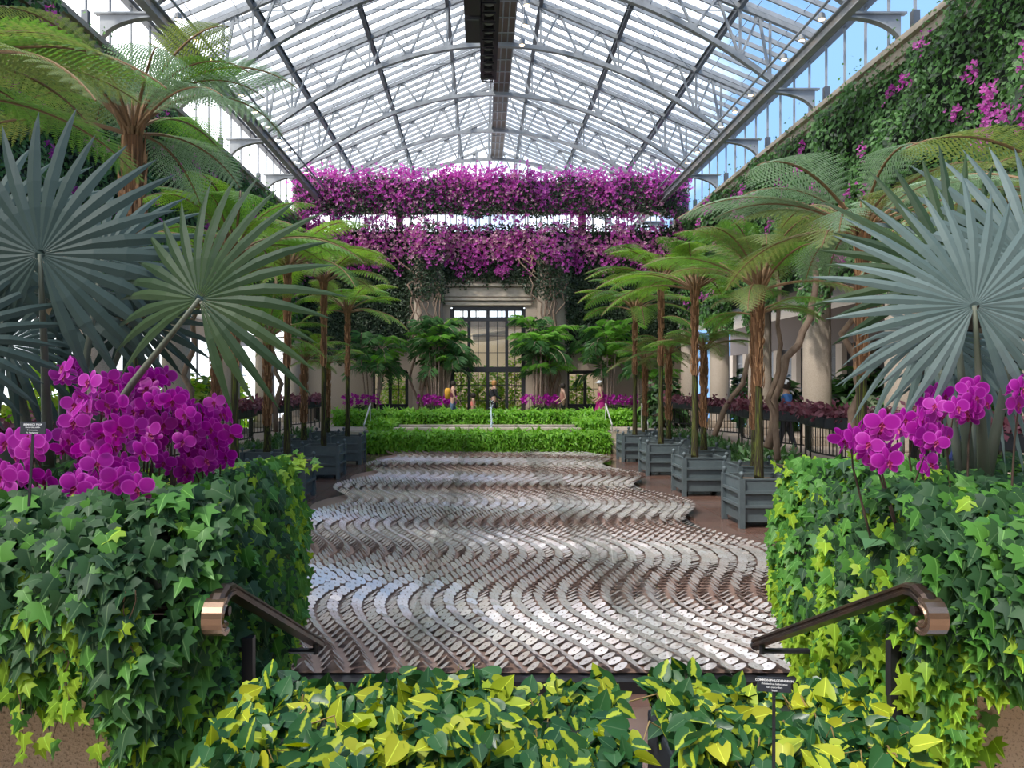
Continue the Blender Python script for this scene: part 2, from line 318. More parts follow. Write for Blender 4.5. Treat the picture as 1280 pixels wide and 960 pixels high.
# ------------------------------------------------------------------ side walls, cornices, columns, clerestory
BAY = [7.9 + 4.2 * k for k in range(9)]
for sx_, nm, xw in ((-1, 'left', -8.5), (1, 'right', 8.5)):
    f = lambda a, b: tuple(sorted((a, b)))
    x0, x1 = f(xw, xw + sx_ * .6)
    wl = MB().box((x0, -4, 5.0), (x1, 42, 9.1)).build('wall_' + nm, CORN); wl['kind'] = 'structure'
    c = empty('trim_2' if sx_ < 0 else 'trim_3', (xw, 10, 9.1), kind='structure')
    for k, (z0, z1, p) in enumerate(((9.1, 9.22, .10), (9.225, 9.42, .16), (9.425, 9.5, .28), (9.505, 9.6, .22))):
        xa, xb = f(xw - sx_ * p, xw + sx_ * .6); MB().box((xa, -4, z0), (xb, 42, z1)).build('cornice_moulding', CORN, c)
    ow = sx_ * 13.2
    if sx_ > 0:
        o = empty('wall_outer_' + nm, (ow, 15, 0), kind='structure')
        MB().box((ow, -4, 3.9), (ow + .3, 42, 5.3)).build('lintel', mat('brown_panel', (.10, .07, .055), .7), o)
        for y in np.arange(-3, 42, 2.1):
            MB().box((ow, y + .5, .7), (ow + .3, y + 1.0, 3.9)).build('pier', STONE, o)
            MB().box((ow + .2, y + 1.0, .7), (ow + .25, y + 2.6, 3.9)).build('door_leaf', BLACK, o)
            for zz in (1.4, 2.1, 2.8, 3.4): MB().box((ow + .12, y + 1.0, zz), (ow + .2, y + 2.1, zz + .05)).build('door_bar', BLACK, o)
    else:
        o = empty('wall_outer_' + nm, (ow, 15, 0), kind='structure')
        MB().box((ow - .2, -4, .7), (ow, 42, 1.3)).build('plinth', STONE, o)
        MB().box((ow - .2, -4, 4.4), (ow, 42, 5.3)).build('lintel', STONE, o)
        for y in np.arange(-3, 42, 2.1): MB().box((ow - .14, y, 1.3), (ow - .06, y + .09, 4.4)).build('mullion', BLACK, o)
        MB().box((ow - .14, -4, 2.8), (ow - .06, 42, 2.86)).build('transom', BLACK, o)
        MB().box((ow - .11, -4, 1.3), (ow - .10, 42, 4.4)).build('glazing', G_WIN, o)
    xa, xb = f(xw + sx_ * .6, ow + sx_ * .3)
    ac = MB().box((xa, -4, 5.3), (xb, 42, 5.5)).build('ceiling_aisle_' + nm, CORN); ac['kind'] = 'structure'
    for k, y in enumerate(BAY[:-1]):
        lab = {0: 'nearest the camera', 1: 'second', 2: 'third', 3: 'fourth', 4: 'fifth', 5: 'sixth', 6: 'seventh', 7: 'eighth and farthest'}[k]
        c = empty('stone_column', (xw + sx_ * .05, y, .75), 'round beige stone column of the %s arcade, %s in line' % (nm, lab), 'column', 'arcade columns')
        bev(MB().box((xw + sx_ * .05 - .48, y - .48, .75), (xw + sx_ * .05 + .48, y + .48, .95)).build('plinth', STONE, c), .02)
        MB().lathe([(.42, 0), (.42, .08), (.37, .14), (.365, .6), (.345, 4.0)], (xw + sx_ * .05, y, .95), 24).build('shaft', STONE, c, smooth=True)
        MB().lathe([(.34, 0), (.40, .04), (.40, .08), (.46, .11), (.46, .15)], (xw + sx_ * .05, y, 4.8), 24).build('capital', STONE, c)
    # clerestory
    cl = empty('window_1' if sx_ < 0 else 'window_2', (xw + sx_ * .3, 10, 9.6), kind='structure')
    xg = xw + sx_ * .3
    for y in np.arange(3.7, 41.5, 1.05):
        big = abs((y - 3.7) % 4.2) < .1
        h = .16 if big else .05
        MB().box((xg - h / 2, y - h / 2, 9.6), (xg + h / 2, y + h / 2, 11.5)).build('mullion', STEEL_D if big else STEEL, cl)
        MB().beam((xg, y + .04, 9.65), (xg, y + 1.0, 9.65), .05, .05).build('glazing_bar', STEEL, cl)
        p = MB().box((-.004, 0, 0), (.004, .93, 1.75)).build('window_pane', G_WIN, cl)
        p.location = (0, y + .06 - 10, .06); p.rotation_euler = (0, -sx_ * .10, 0)
    MB().box((xg - .1, -4, 11.4), (xg + .1, 41.5, 11.52)).build('head_rail', STEEL_D, cl)
    # eave beam, pipes and brackets
    eb = empty('eave_beam', (sx_ * 7.3, 10, 10.3), 'long grey steel eave beam with a pipe, on the %s side of the hall' % nm, 'beam')
    bx = sx_ * 7.3
    e = MB(); e.box((bx - .09, -4, 10.12), (bx + .09, 41, 10.15)); e.box((bx - .09, -4, 10.37), (bx + .09, 41, 10.40)); e.box((bx - .012, -4, 10.15), (bx + .012, 41, 10.37)); e.build('flange_beam', STEEL, eb)
    MB().tube([(bx - sx_ * .25, -4, 10.62), (bx - sx_ * .25, 41, 10.62)], .035, 8).build('pipe', STEEL, eb)
    MB().tube([(bx + sx_ * .28, -4, 10.48), (bx + sx_ * .28, 41, 10.48)], .055, 8).build('pipe', STEEL_D, eb)
    for y in BAY:
        b = empty('roof_bracket', (bx, y, 10.1), 'curved grey steel bracket between the %s eave beam and wall, %s' % (nm, ['nearest', 'second', 'third', 'fourth', 'fifth', 'sixth', 'seventh', 'eighth', 'farthest'][BAY.index(y)]), 'bracket', 'eave brackets')
        pts = [(bx + sx_ * (0.05 + 1.15 * math.sin(t)), y, 9.55 + .60 * math.cos(t)) for t in np.linspace(0, PI / 2, 9)]
        m = MB()
        for p, q in zip(pts[:-1], pts[1:]): m.beam(p, q, .16, .03, up=(0, 0, 1))
        m.build('arc_flange', STEEL, b)
        m = MB(); top = [(p[0], y, 10.22) for p in pts]
        for k in range(8): m.quad(pts[k], pts[k + 1], top[k + 1], top[k]); 
        o = m.build('web_plate', STEEL, b); so_ = o.modifiers.new('t', 'SOLIDIFY'); so_.thickness = .012
        MB().beam((bx, y, 10.24), (bx + sx_ * 1.3, y, 10.24), .14, .04).build('top_flange', STEEL, b)
        MB().box((xg - .07, y - .07, 9.6), (xg + .07, y + .07, 10.3)).build('post', STEEL_D, b)
    # spot lamps on the eave
    for k in range(12):
        y = 14.8 + k * 1.05 * (1.25 if k > 4 else 1)
        lx = bx - sx_ * .22
        s_ = empty('spot_lamp', (lx, y, 10.5), 'small warm spot lamp under the %s eave pipe, number %s from the front' % (nm, ['one', 'two', 'three', 'four', 'five', 'six', 'seven', 'eight', 'nine', 'ten', 'eleven', 'twelve'][k]), 'lamp', '%s eave spot lamps' % nm)
        s_.scale = (1, 1, 1)
        MB().lathe([(.03, 0), (.07, -.04), (.085, -.14), (.08, -.15)][::-1], (lx, y, 10.56), 10).build('housing', STEEL, s_)
        MB().lathe([(.065, 0), (.05, .01)], (lx, y, 10.40), 10).build('bulb', mat('lamp_glow', (1, .8, .5), emit=(1, .72, .38, 6.)), s_)

# ------------------------------------------------------------------ roof
RZ = lambda x: 15.4 - .42 * abs(x)
ce = empty('ceiling', (0, 15, 10), kind='structure')
gb = {}
sl_len = math.hypot(9.0, .42 * 9.0)
for sx_ in (-1, 1):
    me = MB().beam((0, 0, 15.4 - 10), (sx_ * 9.0, 0, RZ(9) - 10), .055, .12).mesh('glazing_bar', STEEL)
    gb[sx_] = me
ys = np.arange(-4, 41.6, .6)
for y in ys:
    for sx_ in (-1, 1): link('glazing_bar', gb[sx_], ce, Matrix.Translation((0, y - 15, 0)))
pm = {}
for sx_ in (-1, 1):
    def P3(t): return Vector((sx_ * t, 0, RZ(t) - 10 + .05))
    a, b = P3(0), P3(.98)
    pm[sx_] = MB().quad(a + Vector((0, .02, 0)), b + Vector((0, .02, 0)), b + Vector((0, .58, 0)), a + Vector((0, .58, 0))).mesh('glass_pane', G_ROOF)
rest = MB(); np_ = 0
ovl = MB()
for y in ys[:-1]:
    for sx_ in (-1, 1):
        for k in range(9):
            x = k * 1.0
            q = (15.4 - .42 * x + .05 - 2.4) / y * 960 if y > 1 else 1e9
            xx = 602 + (sx_ * x + .4) / max(y, .1) * 960
            if q < 470 and -50 < xx < 1300 and np_ < 300 and y < 30:
                link('glass_pane', pm[sx_], ce, Matrix.Translation((sx_ * x, y - 15, -.42 * x))); np_ += 1
            else:
                rest.quad((sx_ * x, y + .02, RZ(x) + .05), (sx_ * (x + .98), y + .02, RZ(x + .98) + .05), (sx_ * (x + .98), y + .58, RZ(x + .98) + .05), (sx_ * x, y + .58, RZ(x) + .05))
            ovl.beam((sx_ * (x + .99), y + .02, RZ(x + .99) + .03), (sx_ * (x + .99), y + .58, RZ(x + .99) + .03), .014, .014)
rest.build('glass_panes_rest', G_ROOF, ce, kind='stuff')
ovl.build('pane_joints', STEEL_D, ce, kind='stuff')
for x in (1.5, 4.0, 6.5, 8.6):
    for sx_ in (-1, 1):
        z = RZ(x) - .18
        m = MB(); m.box((sx_ * x - .06, -4, z - .12), (sx_ * x + .06, 41.5, z - .10)); m.box((sx_ * x - .06, -4, z + .08), (sx_ * x + .06, 41.5, z + .10)); m.box((sx_ * x - .012, -4, z - .1), (sx_ * x + .012, 41.5, z + .08))
        m.build('purlin', STEEL_D if x < 8 else STEEL, ce)
MB().box((-.06, -4, 15.05), (.06, 41.5, 15.3)).build('ridge_beam', STEEL, ce)
# trusses: curved lower chord, sloping upper chord, webs and gussets
arc = lambda x: 13.05 - 2.55 * (abs(x) / 7.3) ** 2 * .52 - 2.55 * .48 * (abs(x) / 7.3)
arc = lambda x: 13.28 - .052 * x * x
top = lambda x: RZ(x) - .22
nodes_b = [-7.3, -6.5, -5.25, -4.0, -2.75, -1.5, 0, 1.5, 2.75, 4.0, 5.25, 6.5, 7.3]
tmesh = {}
m = MB()
for sx_ in (-1, 1): m.beam((0, 0, top(0) - 10), (sx_ * 8.6, 0, top(8.6) - 10), .12, .12)
tmesh['top_chord'] = m.mesh('top_chord', STEEL)
m = MB(); xs = np.linspace(-7.3, 7.3, 29)
for a, b in zip(xs[:-1], xs[1:]): m.beam((a, 0, arc(a) - 10), (b, 0, arc(b) - 10), .15, .13)
tmesh['bottom_chord'] = m.mesh('bottom_chord', STEEL)
webs = []
nt_ = [-7.0, -5.9, -4.6, -3.4, -2.1, -.75, .75, 2.1, 3.4, 4.6, 5.9, 7.0]
for k, x in enumerate(nt_):
    for xb in (nodes_b[k], nodes_b[k + 1]):
        if top(x) - arc(xb) > .15: webs.append(((x, 0, top(x) - 10), (xb, 0, arc(xb) - 10)))
wm = [MB().beam(p, q, .07, .055).mesh('web_member', STEEL) for p, q in webs]
ext = [MB().beam((x, 0, top(x) - 10), (x, 0, arc(x) - 10), .06, .06).mesh('web_member', STEEL) for x in (-1.5, 1.5, -4.0, 4.0, 0, -6.5, 6.5, -7.3, 7.3)]
gus = MB().box((-.13, -.015, -.11), (.13, .015, .11)).mesh('gusset_plate', STEEL)
for y in [-.5, 3.7] + BAY:
    t = empty('truss', (0, y - 15, 0), parent=ce)
    link('top_chord', tmesh['top_chord'], t); link('bottom_chord', tmesh['bottom_chord'], t)
    for me in wm + ext: link('web_member', me, t)
    for x in nt_: link('gusset_plate', gus, t, Matrix.Translation((x, 0, top(x) - 10 - .08)))
    for x in nodes_b[1:-1]: link('gusset_plate', gus, t, Matrix.Translation((x, 0, arc(x) - 10 + .05)))
# tie rods between trusses, diagonal wind bracing under the glass
for k in range(2, 8):
    for sx_ in (-1, 1):
        for (xa, xb) in ((1.5, 6.5), (6.5, 1.5)):
            MB().tube([(sx_ * xa, BAY[k - 1], RZ(xa) - .33), (sx_ * xb, BAY[k], RZ(xb) - .33)], .012, 5).build('tie_rod', STEEL, ce)
# end gable
ge = empty('window_3', (0, 41.5, 9), kind='structure')
for x in np.arange(-8.4, 8.5, .7):
    MB().box((x - .04, 41.45, 5.5), (x + .04, 41.55, RZ(x))).build('mullion', STEEL, ge)
    MB().quad((x + .04, 41.5, 5.5), (x + .66, 41.5, 5.5), (x + .66, 41.5, RZ(x + .66)), (x + .04, 41.5, RZ(x + .04))).build('window_pane', G_WIN, ge)
MB().box((-8.6, 41.44, 9.9), (8.6, 41.56, 10.05)).build('transom', STEEL, ge)
we = MB().box((-9, 41.6, .5), (9, 42, 5.5)).build('wall_far', mat('warm_wall', (.72, .58, .40), .8)); we['kind'] = 'structure'
# near end wall behind the camera
wn = MB().box((-14, -4.4, .5), (14, -4, 6.0)).build('wall_near', CORN); wn['kind'] = 'structure'

# lighting rig, tray along the ridge
rig = empty('lighting_rig', (0, 20, 11.4), 'black hanging row of square stage lights under the ridge', 'lighting rig')
for k in range(11):
    y = 17.6 + k * .48
    f_ = empty('light_fixture', (-.22 - 0, y - 20, 0), parent=rig)
    m = MB()
    for a, b in (((-.16, -.2, -.16), (-.12, .2, .16)), ((.12, -.2, -.16), (.16, .2, .16)), ((-.12, -.2, .12), (.12, .2, .16)), ((-.12, -.2, -.16), (.12, -.16, -.12)), ((-.12, .16, -.16), (.12, .2, -.12))): m.box(a, b)
    link('housing', m.mesh('housing', BLACK), f_)
    link('reflector', MB().lathe([(.05, 0), (.11, -.09)][::-1], (0, 0, 0), 10).mesh('reflector', STEEL), f_)
MB().box((-.44, 16.6, 11.72), (.05, 23.6, 11.78)).build('carrier_rail', BLACK, rig)
for k, (y0, y1) in enumerate(((16.2, 17.2), (17.3, 18.5), (18.6, 20.0))):
    b = empty('speaker_box', (-.62, (y0 + y1) / 2, 11.4), ['black equipment box beside the hanging stage lights, nearest', 'black equipment box beside the hanging stage lights, middle', 'black equipment box beside the hanging stage lights, farthest'][k], 'equipment box', 'equipment boxes on the rig')
    bev(MB().box((-.82, y0, 11.25), (-.42, y1, 11.7)).build('cabinet', BLACK, b), .02)
    MB().box((-.78, y0 + .05, 11.235), (-.46, y0 + .12, 11.25)).build('latch_strip', STEEL_D, b)
    MB().tube([(-.62, (y0 + y1) / 2, 11.7), (-.62, (y0 + y1) / 2, 14.8)], .03, 6).build('hanger', BLACK, b)
for yy in (17.4, 19.6, 22.6): MB().tube([(-.2, yy, 11.78), (-.2, yy, 14.9)], .025, 6).build('hanger', BLACK, rig)
tray = empty('cable_tray', (.45, 20, 12.9), 'long brown-grey cable tray running along the ridge', 'cable tray')
MB().box((.05, 8, 13.43), (.62, 38, 13.49)).build('tray_bed', mat('tray', (.22, .17, .14), .6), tray)
for x in (.05, .24, .43, .62): MB().box((x - .02, 8, 13.37), (x + .02, 38, 13.43)).build('tray_rail', STEEL, tray)
for k in range(28): MB().box((.05, 9 + k * 1.0, 13.35), (.62, 9.05 + k * 1.0, 13.37)).build('tray_rung', STEEL, tray)
for k, y in enumerate((19.5, 20.6, 21.8)):
    s_ = empty('spot_lamp', (.75, y, 12), 'warm spot lamp hanging under the ridge, %s' % ['nearest', 'middle one', 'farthest'][k], 'lamp', 'ridge lamps')
    MB().lathe([(.085, 0), (.08, .14), (.03, .2)], (.75, y, 12.0), 10).build('housing', STEEL, s_)
    MB().lathe([(.07, 0), (.06, .012)], (.75, y, 11.985), 10).build('bulb', MATS['lamp_glow'], s_)
    MB().tube([(.75, y, 12.2), (.75, y, 14.6)], .015, 6).build('hanger', STEEL, s_)
# ------------------------------------------------------------------ facade at the far end
FY = 33.5
fac = empty('wall_back', (0, FY, .75), kind='structure')
DX0, DX1, DZ = -1.77, 1.52, 5.75
FW = MB()
def wallbox(x0, x1, z0, z1, y0=FY, y1=FY + .5): MB().box((x0, y0, z0), (x1, y1, z1)).build('wall_panel', STONE, fac)
wallbox(DX0, DX1, DZ, 9.0)
wallbox(-3.6, DX0, .74, 9.0); wallbox(DX1, 3.3, .74, 9.0)
wallbox(-8.5, -3.6, 2.95, 9.0); wallbox(3.3, 8.5, 2.95, 9.0)
wallbox(-8.5, -5.2, .74, 2.95); wallbox(4.95, 8.5, .74, 2.95)
for x in (-2.74, 2.67):
    MB().lathe([(.84, 0), (.84, .25), (.70, .3), (.66, 5.5), (.66, 7.3)], (x, FY + .1, .75), 24).build('half_round_pier', STONE, fac, smooth=False)
for k, (z0, z1, p) in enumerate(((5.80, 5.95, .08), (6.0, 6.12, .14), (6.17, 6.55, .10), (6.6, 6.72, .2))): MB().box((DX0 - .25, FY - p, z0), (DX1 + .25, FY, z1)).build('lintel_moulding', CORN, fac)
MB().box((-8.5, FY - .3, 9.85), (8.5, FY + .5, 11.0)).build('upper_beam', CORN, fac)
for x in (-8.2, -4, 4, 8.2): MB().box((x - .15, FY, 9.0), (x + .15, FY + .3, 9.85)).build('upper_post', CORN, fac)
for x in np.arange(-8, 8.1, .5): MB().box((x - .02, FY + .1, 9.0), (x + .02, FY + .14, 9.85)).build('upper_baluster', mat('white_paint', (.75, .76, .78), .5), fac)
def glazed(name, x0, x1, z0, z1, xs, zs, minor, y=FY + .15, fr=.09):
    o = empty(name, ((x0 + x1) / 2, y, z0), kind='structure')
    m = MB()
    for a in (x0, x1): m.box((a - fr, y - .06, z0), (a + fr, y + .06, z1))
    for a in (z0, z1): m.box((x0, y - .06, a - fr), (x1, y + .06, a + fr))
    m.build('window_frame', BLACK, o)
    for a in xs: MB().box((a - fr * .75, y - .05, z0), (a + fr * .75, y + .05, z1)).build('mullion', BLACK, o)
    for a, h in zs: MB().box((x0, y - .07, a - h), (x1, y + .07, a + h)).build('transom', BLACK, o)
    xx = [x0] + list(xs) + [x1]; zz = [z0] + [a for a, h in zs] + [z1]
    for i in range(len(xx) - 1):
        for j in range(len(zz) - 1):
            a, b, c, d = xx[i], xx[i + 1], zz[j], zz[j + 1]
            pane = MB().box((a, y - .004, c), (b, y + .004, d)).build('window_pane', G_WIN, o)
            mid = (a + b) / 2
            MB().box((mid - .014, y - .02, c), (mid + .014, y + .02, d)).build('muntin', BLACK, o)
            n = max(1, round((d - c) / minor))
            for q in range(1, n): MB().box((a, y - .02, c + (d - c) * q / n - .014), (b, y + .02, c + (d - c) * q / n + .014)).build('muntin', BLACK, o)
    return o
glazed('door_1', DX0 + .09, DX1 - .09, .95, DZ - .09, (-.95, -.13, .70), ((3.0, .12), (5.2, .09)), .72)
glazed('window_4', -5.15, -3.65, 1.4, 2.9, (-4.4,), (), .75)
glazed('window_5', 3.35, 4.9, 1.4, 2.9, (4.13,), (), .75)
MB().box((-5.2, FY, .74), (-3.6, FY + .3, 1.4)).build('sill_panel', BLACK, fac); MB().box((3.3, FY, .74), (4.95, FY + .3, 1.4)).build('sill_panel', BLACK, fac); MB().box((DX0, FY, .74), (DX1, FY + .3, .95)).build('sill_panel', BLACK, fac)
# what shows through the glass: arched ceiling ribs and bright planting
for k in range(4):
    for j in range(5):
        MB().beam((-4 + 2 * j - .8, FY + 1 + 1.4 * k, 4.5), (-4 + 2 * j + .8, FY + 1 + 1.4 * k, 4.7), .25, .14).build('vault_rib', MATS['warm_wall'] if 'warm_wall' in MATS else mat('warm_wall', (.72, .58, .40), .8), fac)
    MB().box((-6, FY + 1.9 + 1.4 * k, 5.0), (6, FY + 2.1 + 1.4 * k, 5.3)).build('vault_beam', CORN, fac)
def bush(name, c, r, n, size, mats, label=None, cat='plant', group=None, T=T_LEAF, up=.5, parent=None, stuffname='foliage', stems=None):
    o = empty(name, (c[0], c[1], c[2]), label, cat, group)
    d = R.normal(size=(n, 3)); d /= np.linalg.norm(d, axis=1, keepdims=True); d[:, 2] = np.abs(d[:, 2])
    rr = R.uniform(.55, 1, (n, 1)) ** .5
    p = d * rr * np.array(r)
    nn = d + jit(n, .5); nn[:, 2] += up; tt = d + jit(n, .6); tt[:, 2] -= .1
    me = scatter_mesh(stuffname, T, p, frames(nn, tt), R.uniform(.7, 1.2, n) * size, mats, R.integers(0, len(mats), n))
    link(stuffname, me, o, kind='stuff')
    m = MB()
    for k in range(7):
        a = k * 2 * PI / 7; m.tube([(0, 0, 0), (math.cos(a) * r[0] * .4, math.sin(a) * r[1] * .4, r[2] * .7)], .012, 5)
    link('stems', m.mesh('stems', WOOD), o)
    return o
for k, (x, z) in enumerate(((-1.3, 1.9), (0, 1.5), (1.1, 2.1), (-4.4, 1.0), (4.2, 1.0))):
    bush('shrub', (x, FY + 3.2, .75), (.9, .8, z + 1), 900, .22, [HLEAF, mat('glow_leaf', (.4, .5, .08), .5, trans=.4)], 'bright shrub seen through the %s' % ['left leaf of the tall door', 'middle of the tall door', 'right leaf of the tall door', 'low left window', 'low right window'][k])

# ------------------------------------------------------------------ bougainvillea on the facade
def blobs(n, fn):
    out = []
    while sum(len(a) for a in out) < n: out.append(fn(n))
    return np.concatenate(out)[:n]
bo = empty('bougainvillea_curtain', (0, FY, 9), 'magenta bougainvillea curtain hanging across the top of the back wall', 'bougainvillea')
# clustered sampling
def cluster(nc, per, xr, zr, sig, y0, amp):
    cx = R.uniform(*xr, nc); cz = R.uniform(*zr, nc)
    x = np.repeat(cx, per) + R.normal(0, sig, nc * per); z = np.repeat(cz, per) + R.normal(0, sig * 1.2, nc * per)
    y = y0 - np.abs(R.normal(0, amp, nc * per)) - .08 * np.sin(x * 2.1 + z) 
    return np.stack([x, y, z], 1)
def put(name, pts, parent, mat_, size, T, down=.3, front=(0, -1, 0)):
    n = len(pts); nn = np.tile(np.array(front, float), (n, 1)) + jit(n, .55); tt = jit(n, 1); tt[:, 2] -= down
    me = scatter_mesh(name, T, pts - np.array(wloc(parent)), frames(nn, tt), R.uniform(.7, 1.25, n) * size, mat_ if isinstance(mat_, list) else [mat_])
    return link(name, me, parent, kind='stuff')
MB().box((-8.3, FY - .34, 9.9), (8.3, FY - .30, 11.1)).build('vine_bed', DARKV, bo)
U1 = cluster(330, 15, (-8.3, 8.3), (10.3, 11.3), .20, FY - .45, .30)
U2 = cluster(170, 11, (-8.3, 8.3), (9.7, 10.6), .15, FY - .45, .25)
L1 = cluster(260, 13, (-8.3, 8.3), (7.9, 9.0), .20, FY - .25, .25)
L3 = cluster(38, 14, (-8.3, 8.3), (9.1, 9.8), .12, FY - .35, .15)
L2 = cluster(90, 14, (-8.3, 8.3), (7.1, 8.2), .13, FY - .2, .25)
put('blossoms', np.concatenate([U1, U2]), bo, [BRACT], .092, T_BRACT); put('faded_upper_blossoms', cluster(120, 12, (-8.3, 8.3), (9.9, 11.2), .2, FY - .5, .3), bo, BRACTP, .07, T_BRACT)
for A_ in (L1, L2): A_[:, 1] -= np.where(np.abs(np.abs(A_[:, 0] + .03) - 2.7) < .75, .62, 0)
put('lower_blossoms', np.concatenate([L1[::2], L2, L3]), bo, BRACT, .085, T_BRACT)
put('faded_blossoms', L1[1::2], bo, BRACTP, .09, T_BRACT)
n = 22000
x = R.uniform(-8.4, 8.4, n); z = 9.60 + .12 * np.sin(x * 2.3) + R.uniform(0, 1.5, n); put('upper_leaves', np.stack([x, FY - .36 - R.uniform(0, .62, n), z], 1), bo, VLEAF, .10, T_QUAD)
n = 52000
x = R.uniform(-8.4, 8.4, n); z = R.uniform(3.2, 9.25, n)
ax = np.abs(x + .1)
low = np.where(ax < 1.9, 6.75 - .35 * (ax / 1.9) ** 2, np.where(ax < 3.3, 6.0, np.where(ax < 5.4, 3.9 + .25 * np.sin(x * 3), 3.4)))
low = low + .25 * np.sin(x * 7) * .6
keep = z > low + R.exponential(.12, n) - .1
x, z = x[keep], z[keep]; put('lower_leaves', np.stack([x, FY - .05 - R.uniform(0, .30, len(x)) - np.where((np.abs(np.abs(x + .03) - 2.7) < .75) & (z > 5.9), .62, 0), z], 1), bo, VLEAF, .11, T_QUAD)
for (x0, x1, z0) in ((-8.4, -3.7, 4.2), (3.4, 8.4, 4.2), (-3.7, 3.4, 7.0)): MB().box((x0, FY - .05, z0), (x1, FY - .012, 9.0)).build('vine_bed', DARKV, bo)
# bare woody vines running up the piers
def vine(pts, r, label, name='woody_vine', cat='vine', wig=.06):
    base = Vector(pts[0]); o = empty(name, base, label, cat)
    P = []
    for a, b in zip(pts[:-1], pts[1:]):
        a = Vector(a); b = Vector(b)
        for k in range(4): P.append(a.lerp(b, k / 4) + Vector((random.gauss(0, wig), random.gauss(0, wig * .5), 0)))
    P.append(Vector(pts[-1])); P[0] = base
    MB().tube(P, list(np.linspace(r, r * .55, len(P))), 7).build('stem', WOOD, o, smooth=True); return o
for k in range(16):
    s_ = -1 if k % 2 else 1; bx = s_ * 2.72 + random.uniform(-.5, .5); 
    lab = '%s bare woody vine climbing the %s pier of the back wall, number %s' % (['thick', 'thin'][k % 4 > 1], ['right', 'left'][k % 2], ['one', 'two', 'three', 'four', 'five', 'six', 'seven', 'eight'][k // 2])
    vine([(bx, FY - .85, .76), (bx + random.uniform(-.3, .3), FY - .95, 2.6), (bx + random.uniform(-.4, .4), FY - .95, 5.0), (bx + random.uniform(-.9, .9), FY - .8, 6.6), (bx + random.uniform(-1.6, 1.6), FY - .45, 7.9)], random.uniform(.035, .07), lab, wig=.09)

# ------------------------------------------------------------------ ivy clad side walls
def wallivy(nm, sx_, xw, n, den_pink):
    o = empty('climbing_vine', (xw, 15, 5), 'dense green climbing vine with pink blossoms covering the upper %s wall' % nm, 'climbing plant')
    y = 5 + 27.5 * R.uniform(0, 1, n) ** 1.6; z = R.uniform(4.0, 9.25, n)
    low = 4.6 + .5 * np.sin(y * 1.5) + .3 * np.sin(y * 4.1); k = z > low; y, z = y[k], z[k]; n = len(y)
    bulge = .30 + .22 * np.sin(y * 1.3 + z * 1.7) + .16 * np.sin(y * 3.1 - z * 2.3)
    x = xw - sx_ * (np.clip(bulge, .08, None) * R.uniform(.6, 1.05, n))
    size = .085 + .0035 * y
    nn = np.tile([-sx_, -.35, .35], (n, 1)) + jit(n, .5); tt = jit(n, .7); tt[:, 2] -= .8
    P = np.stack([x, y, z], 1)
    me = scatter_mesh('leaves', T_LEAF, P - np.array(wloc(o)), frames(nn, tt), size * R.uniform(.7, 1.3, n), [WLEAF, VLEAF], (R.uniform(0, 1, n) < .22).astype(int))
    link('leaves', me, o, kind='stuff')
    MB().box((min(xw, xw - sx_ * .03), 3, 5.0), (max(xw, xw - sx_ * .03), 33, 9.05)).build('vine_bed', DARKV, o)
    nc = den_pink; cy = R.uniform(8, 32, nc); cz = R.uniform(5.3, 8.9, nc); per = 16
    y = np.repeat(cy, per) + R.normal(0, .13, nc * per); z = np.repeat(cz, per) + R.normal(0, .12, nc * per)
    x = xw - sx_ * (.38 + .22 * np.sin(y * 1.3 + z * 1.7) + R.uniform(0, .15, nc * per))
    put('blossoms', np.stack([x, y, z], 1), o, BRACT, .06, T_BRACT, front=(-sx_, -.3, .2))
    m = 900; y = R.uniform(6, 32, m); z = 9.1 + R.exponential(.22, m); x = xw - sx_ * (.25 + R.uniform(0, .1, m)); put('climbing_sprigs', np.stack([x, y, np.minimum(z, 10.0)], 1), o, [WLEAF], .09, T_LEAF, front=(-sx_, -.3, .2))
wallivy('right', 1, 8.5, 52000, 70); wallivy('left', -1, -8.5, 36000, 70)

# ------------------------------------------------------------------ disc installation
inst = empty('disc_artwork', (0, 15, 0), 'floor artwork of hundreds of overlapping silver discs in wavy rows', 'artwork')
def edge(y): return 3.05 + .32 * np.sin(2 * PI * (y - 14.6) / 4.4 + PI / 2)
m = MB(); yy = np.linspace(6.1, 25.2, 60)
for a, b in zip(yy[:-1], yy[1:]):
    ea0, ea1 = edge(a) + 0.0, edge(b)
    m.quad((-ea0 - .25, a, .10), (ea0 + .15, a, .10), (ea1 + .15, b, .10), (-ea1 - .25, b, .10))
m.build('base_mat', MAT_BASE, inst)
MB().box((-3.2, 6.0, .0), (3.1, 25.2, .085)).build('platform', BLACK, inst)
MB().box((-3.2, 5.93, .0), (3.1, 5.999, .095)).build('platform_edge', BLACK, inst)
def disc_t(k, rings, idx=False):
    v = []; f = []
    for r in rings:
        for j in range(k): v.append((r * math.cos(2 * PI * j / k), r * math.sin(2 * PI * j / k), 0))
    for i in range(len(rings) - 1):
        for j in range(k):
            a, b, c, d = i * k + j, i * k + (j + 1) % k, (i + 1) * k + (j + 1) % k, (i + 1) * k + j; f += [(a, b, c), (a, c, d)]
    return np.array(v, float), np.array(f)
T_D1 = disc_t(18, (.0605, .058, .024, .022, .008)); T_D2 = disc_t(10, (.060, .020, .006))
cols = 56; cw = .118
PO = []; NN = []; TT = []; far = []
rows = np.arange(6.08, 25.1, .120)
